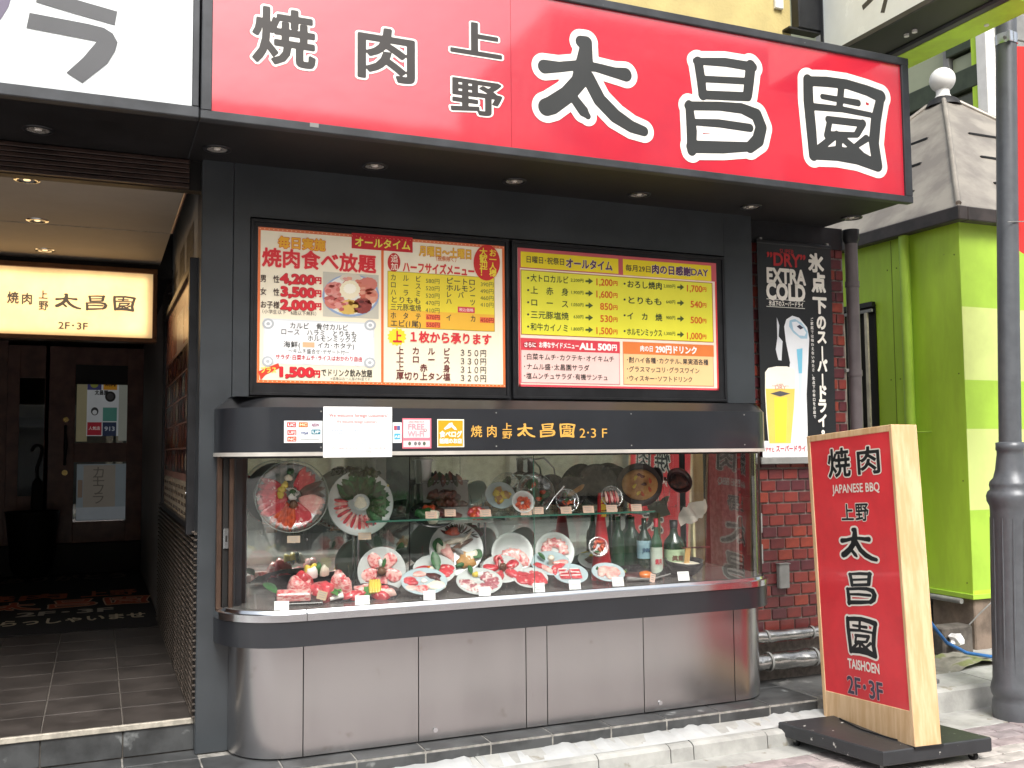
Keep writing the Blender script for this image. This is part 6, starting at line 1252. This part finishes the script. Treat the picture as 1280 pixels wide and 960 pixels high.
card(401, 744, 12, 11, 4.86, 'b8a080', 'tan price card tilted in front of the beef mound', 'tan price cards', ZF, roll=.3); card(815, 725, 7, 11, 4.84, 'd8b8a8', 'narrow pinkish price card below the long grey spoon', 'tan price cards', ZF, roll=.3)
for px, py, lb in ((367, 674, 'under the large platter of raw meats'), (456, 670, 'under the platter of green leaves and striped pork')): card(px, py, 16, 9, 4.98, 'a8937c', 'tan price card '+lb, 'tan price cards', .9)
for px, py, lb in ((539, 644, 'before the dish of green and white piles'), (563, 641, 'before the tray of glazed ribs'), (607, 642.5, 'before the square plate of red meat'), (658, 640, 'before the small bowl of orange kimchi'), (673, 638, 'under the glass bowl of salad leaves'), (708, 639, 'before the small dish of brown salad'), (736, 637, 'before the big round black pan'), (765, 636, 'before the oval glass dish of red slices'), (796, 634.5, 'before the browned pancake')):
    card(px, py, 14, 9, 4.94, 'cfae98', 'pinkish price card on the shelf '+lb, 'tan price cards', ZS)

# ------------------------------------------------------------------ the other side of the street, seen in the mirrors and panels
def shopfront(x0, x1, y, h, wallc, name, label, n, shutter):
    t = thing(name, label, 'building', ((x0+x1)/2, y, GZ)); wm = M('front_'+wallc, wallc, .75, var=.06, scale=2)
    part('wall', MB().box(x0, x1, y-6, y-.25, GZ, h), wm, t); w_ = (x1-x0)/n
    for i in range(n+1): part('pillar', MB().box(x0+i*w_-.14, x0+i*w_+.14, y-.3, y, GZ, 2.6), wm, t)
    part('fascia', MB().box(x0, x1, y-.3, y+.06, 2.6, 3.3), M('fascia_'+shutter, shutter, .5), t); part('awning', MB().prism([(y, 2.6), (y+1.0, 2.3), (y+1.0, 2.25), (y, 2.52)], lambda u, v, d: (d, u, v), x0+.1, x1-.1), M('awning_'+shutter, shutter, .7), t)
    for i in range(n):
        a, b = x0+i*w_+.16, x0+(i+1)*w_-.16
        sf = part('shop_window', MB().box(a, b, y-.27, y-.22, .45, 2.5), (M('cream_interior', 'd8d2bc', .6), M('shop_glass_dark', '4c4e50', .2))[(i+(1 if x0 < 5 else 0)) % 2], t); part('riser', MB().box(a, b, y-.26, y-.18, GZ, .45), m_grey if i % 2 else m_dark, t)
        for k in range(int((h-3.6)/2.8)):
            wn = part('window', MB().box(a+.2, b-.2, y-.26, y-.22, 4.3+k*2.8, 5.7+k*2.8), m_white, t); part('pane', MB().box(a+.27, b-.27, y-.235, y-.215, 4.37+k*2.8, 5.63+k*2.8), m_pane, wn)
shopfront(-9, .4, -9.5, 9.5, 'c9c2b0', 'opposite_building', 'beige shop building across the street with a dark fascia', 3, '4a4a48')
shopfront(.6, 8.6, -9.5, 8, 'd9d2c2', 'opposite_building', 'cream shop building across the street with an orange fascia', 4, 'c8642c')
shopfront(8.8, 20, -9.5, 11, 'b4b6b2', 'opposite_building', 'grey shop building across the street with a white fascia', 4, 'd4d6d4')
for i, (x, y, c) in enumerate(((3.2, -5.2, '2e3236'), (4.4, -5.3, '2c2c2e'))):
    t = thing('planter_box', ('long dark planter box of clipped shrubs on the far pavement', 'shorter dark planter box of shrubs right of the long one across the street')[i], 'planter', (x, y, GZ), 'planters on the far pavement')
    part('box', MB().box(x-.55, x+.45, y-.3, y+.3, GZ, GZ+.62, .02), M('planter_grey', c, .6), t); part('soil', MB().box(x-.5, x+.4, y-.25, y+.25, GZ+.6, GZ+.63), m_dark, t)
    rr = random.Random(i); mb = MB()
    for k in range(500):
        a, b, z = rr.uniform(-.5, .42), rr.uniform(-.26, .26), rr.uniform(.6, .95); d = Vector((rr.gauss(0, 1), rr.gauss(0, 1), rr.gauss(0, 1))).normalized()*.035; e = d.orthogonal().normalized()*.02
        p0 = Vector((x+a, y+b, GZ+z)); mb.add([p0-d, p0+e, p0+d, p0-e], [(0, 1, 2, 3)])
    part('foliage', mb, m_leaf, t, kind='stuff')
struct('far_pavement', MB().box(-30, 40, -9.5, -4.3, GZ-.03, GZ+.08), M('far_paving', 'd2cfc6', .85, var=.08, scale=2))
bpy.data.objects.remove(_to)
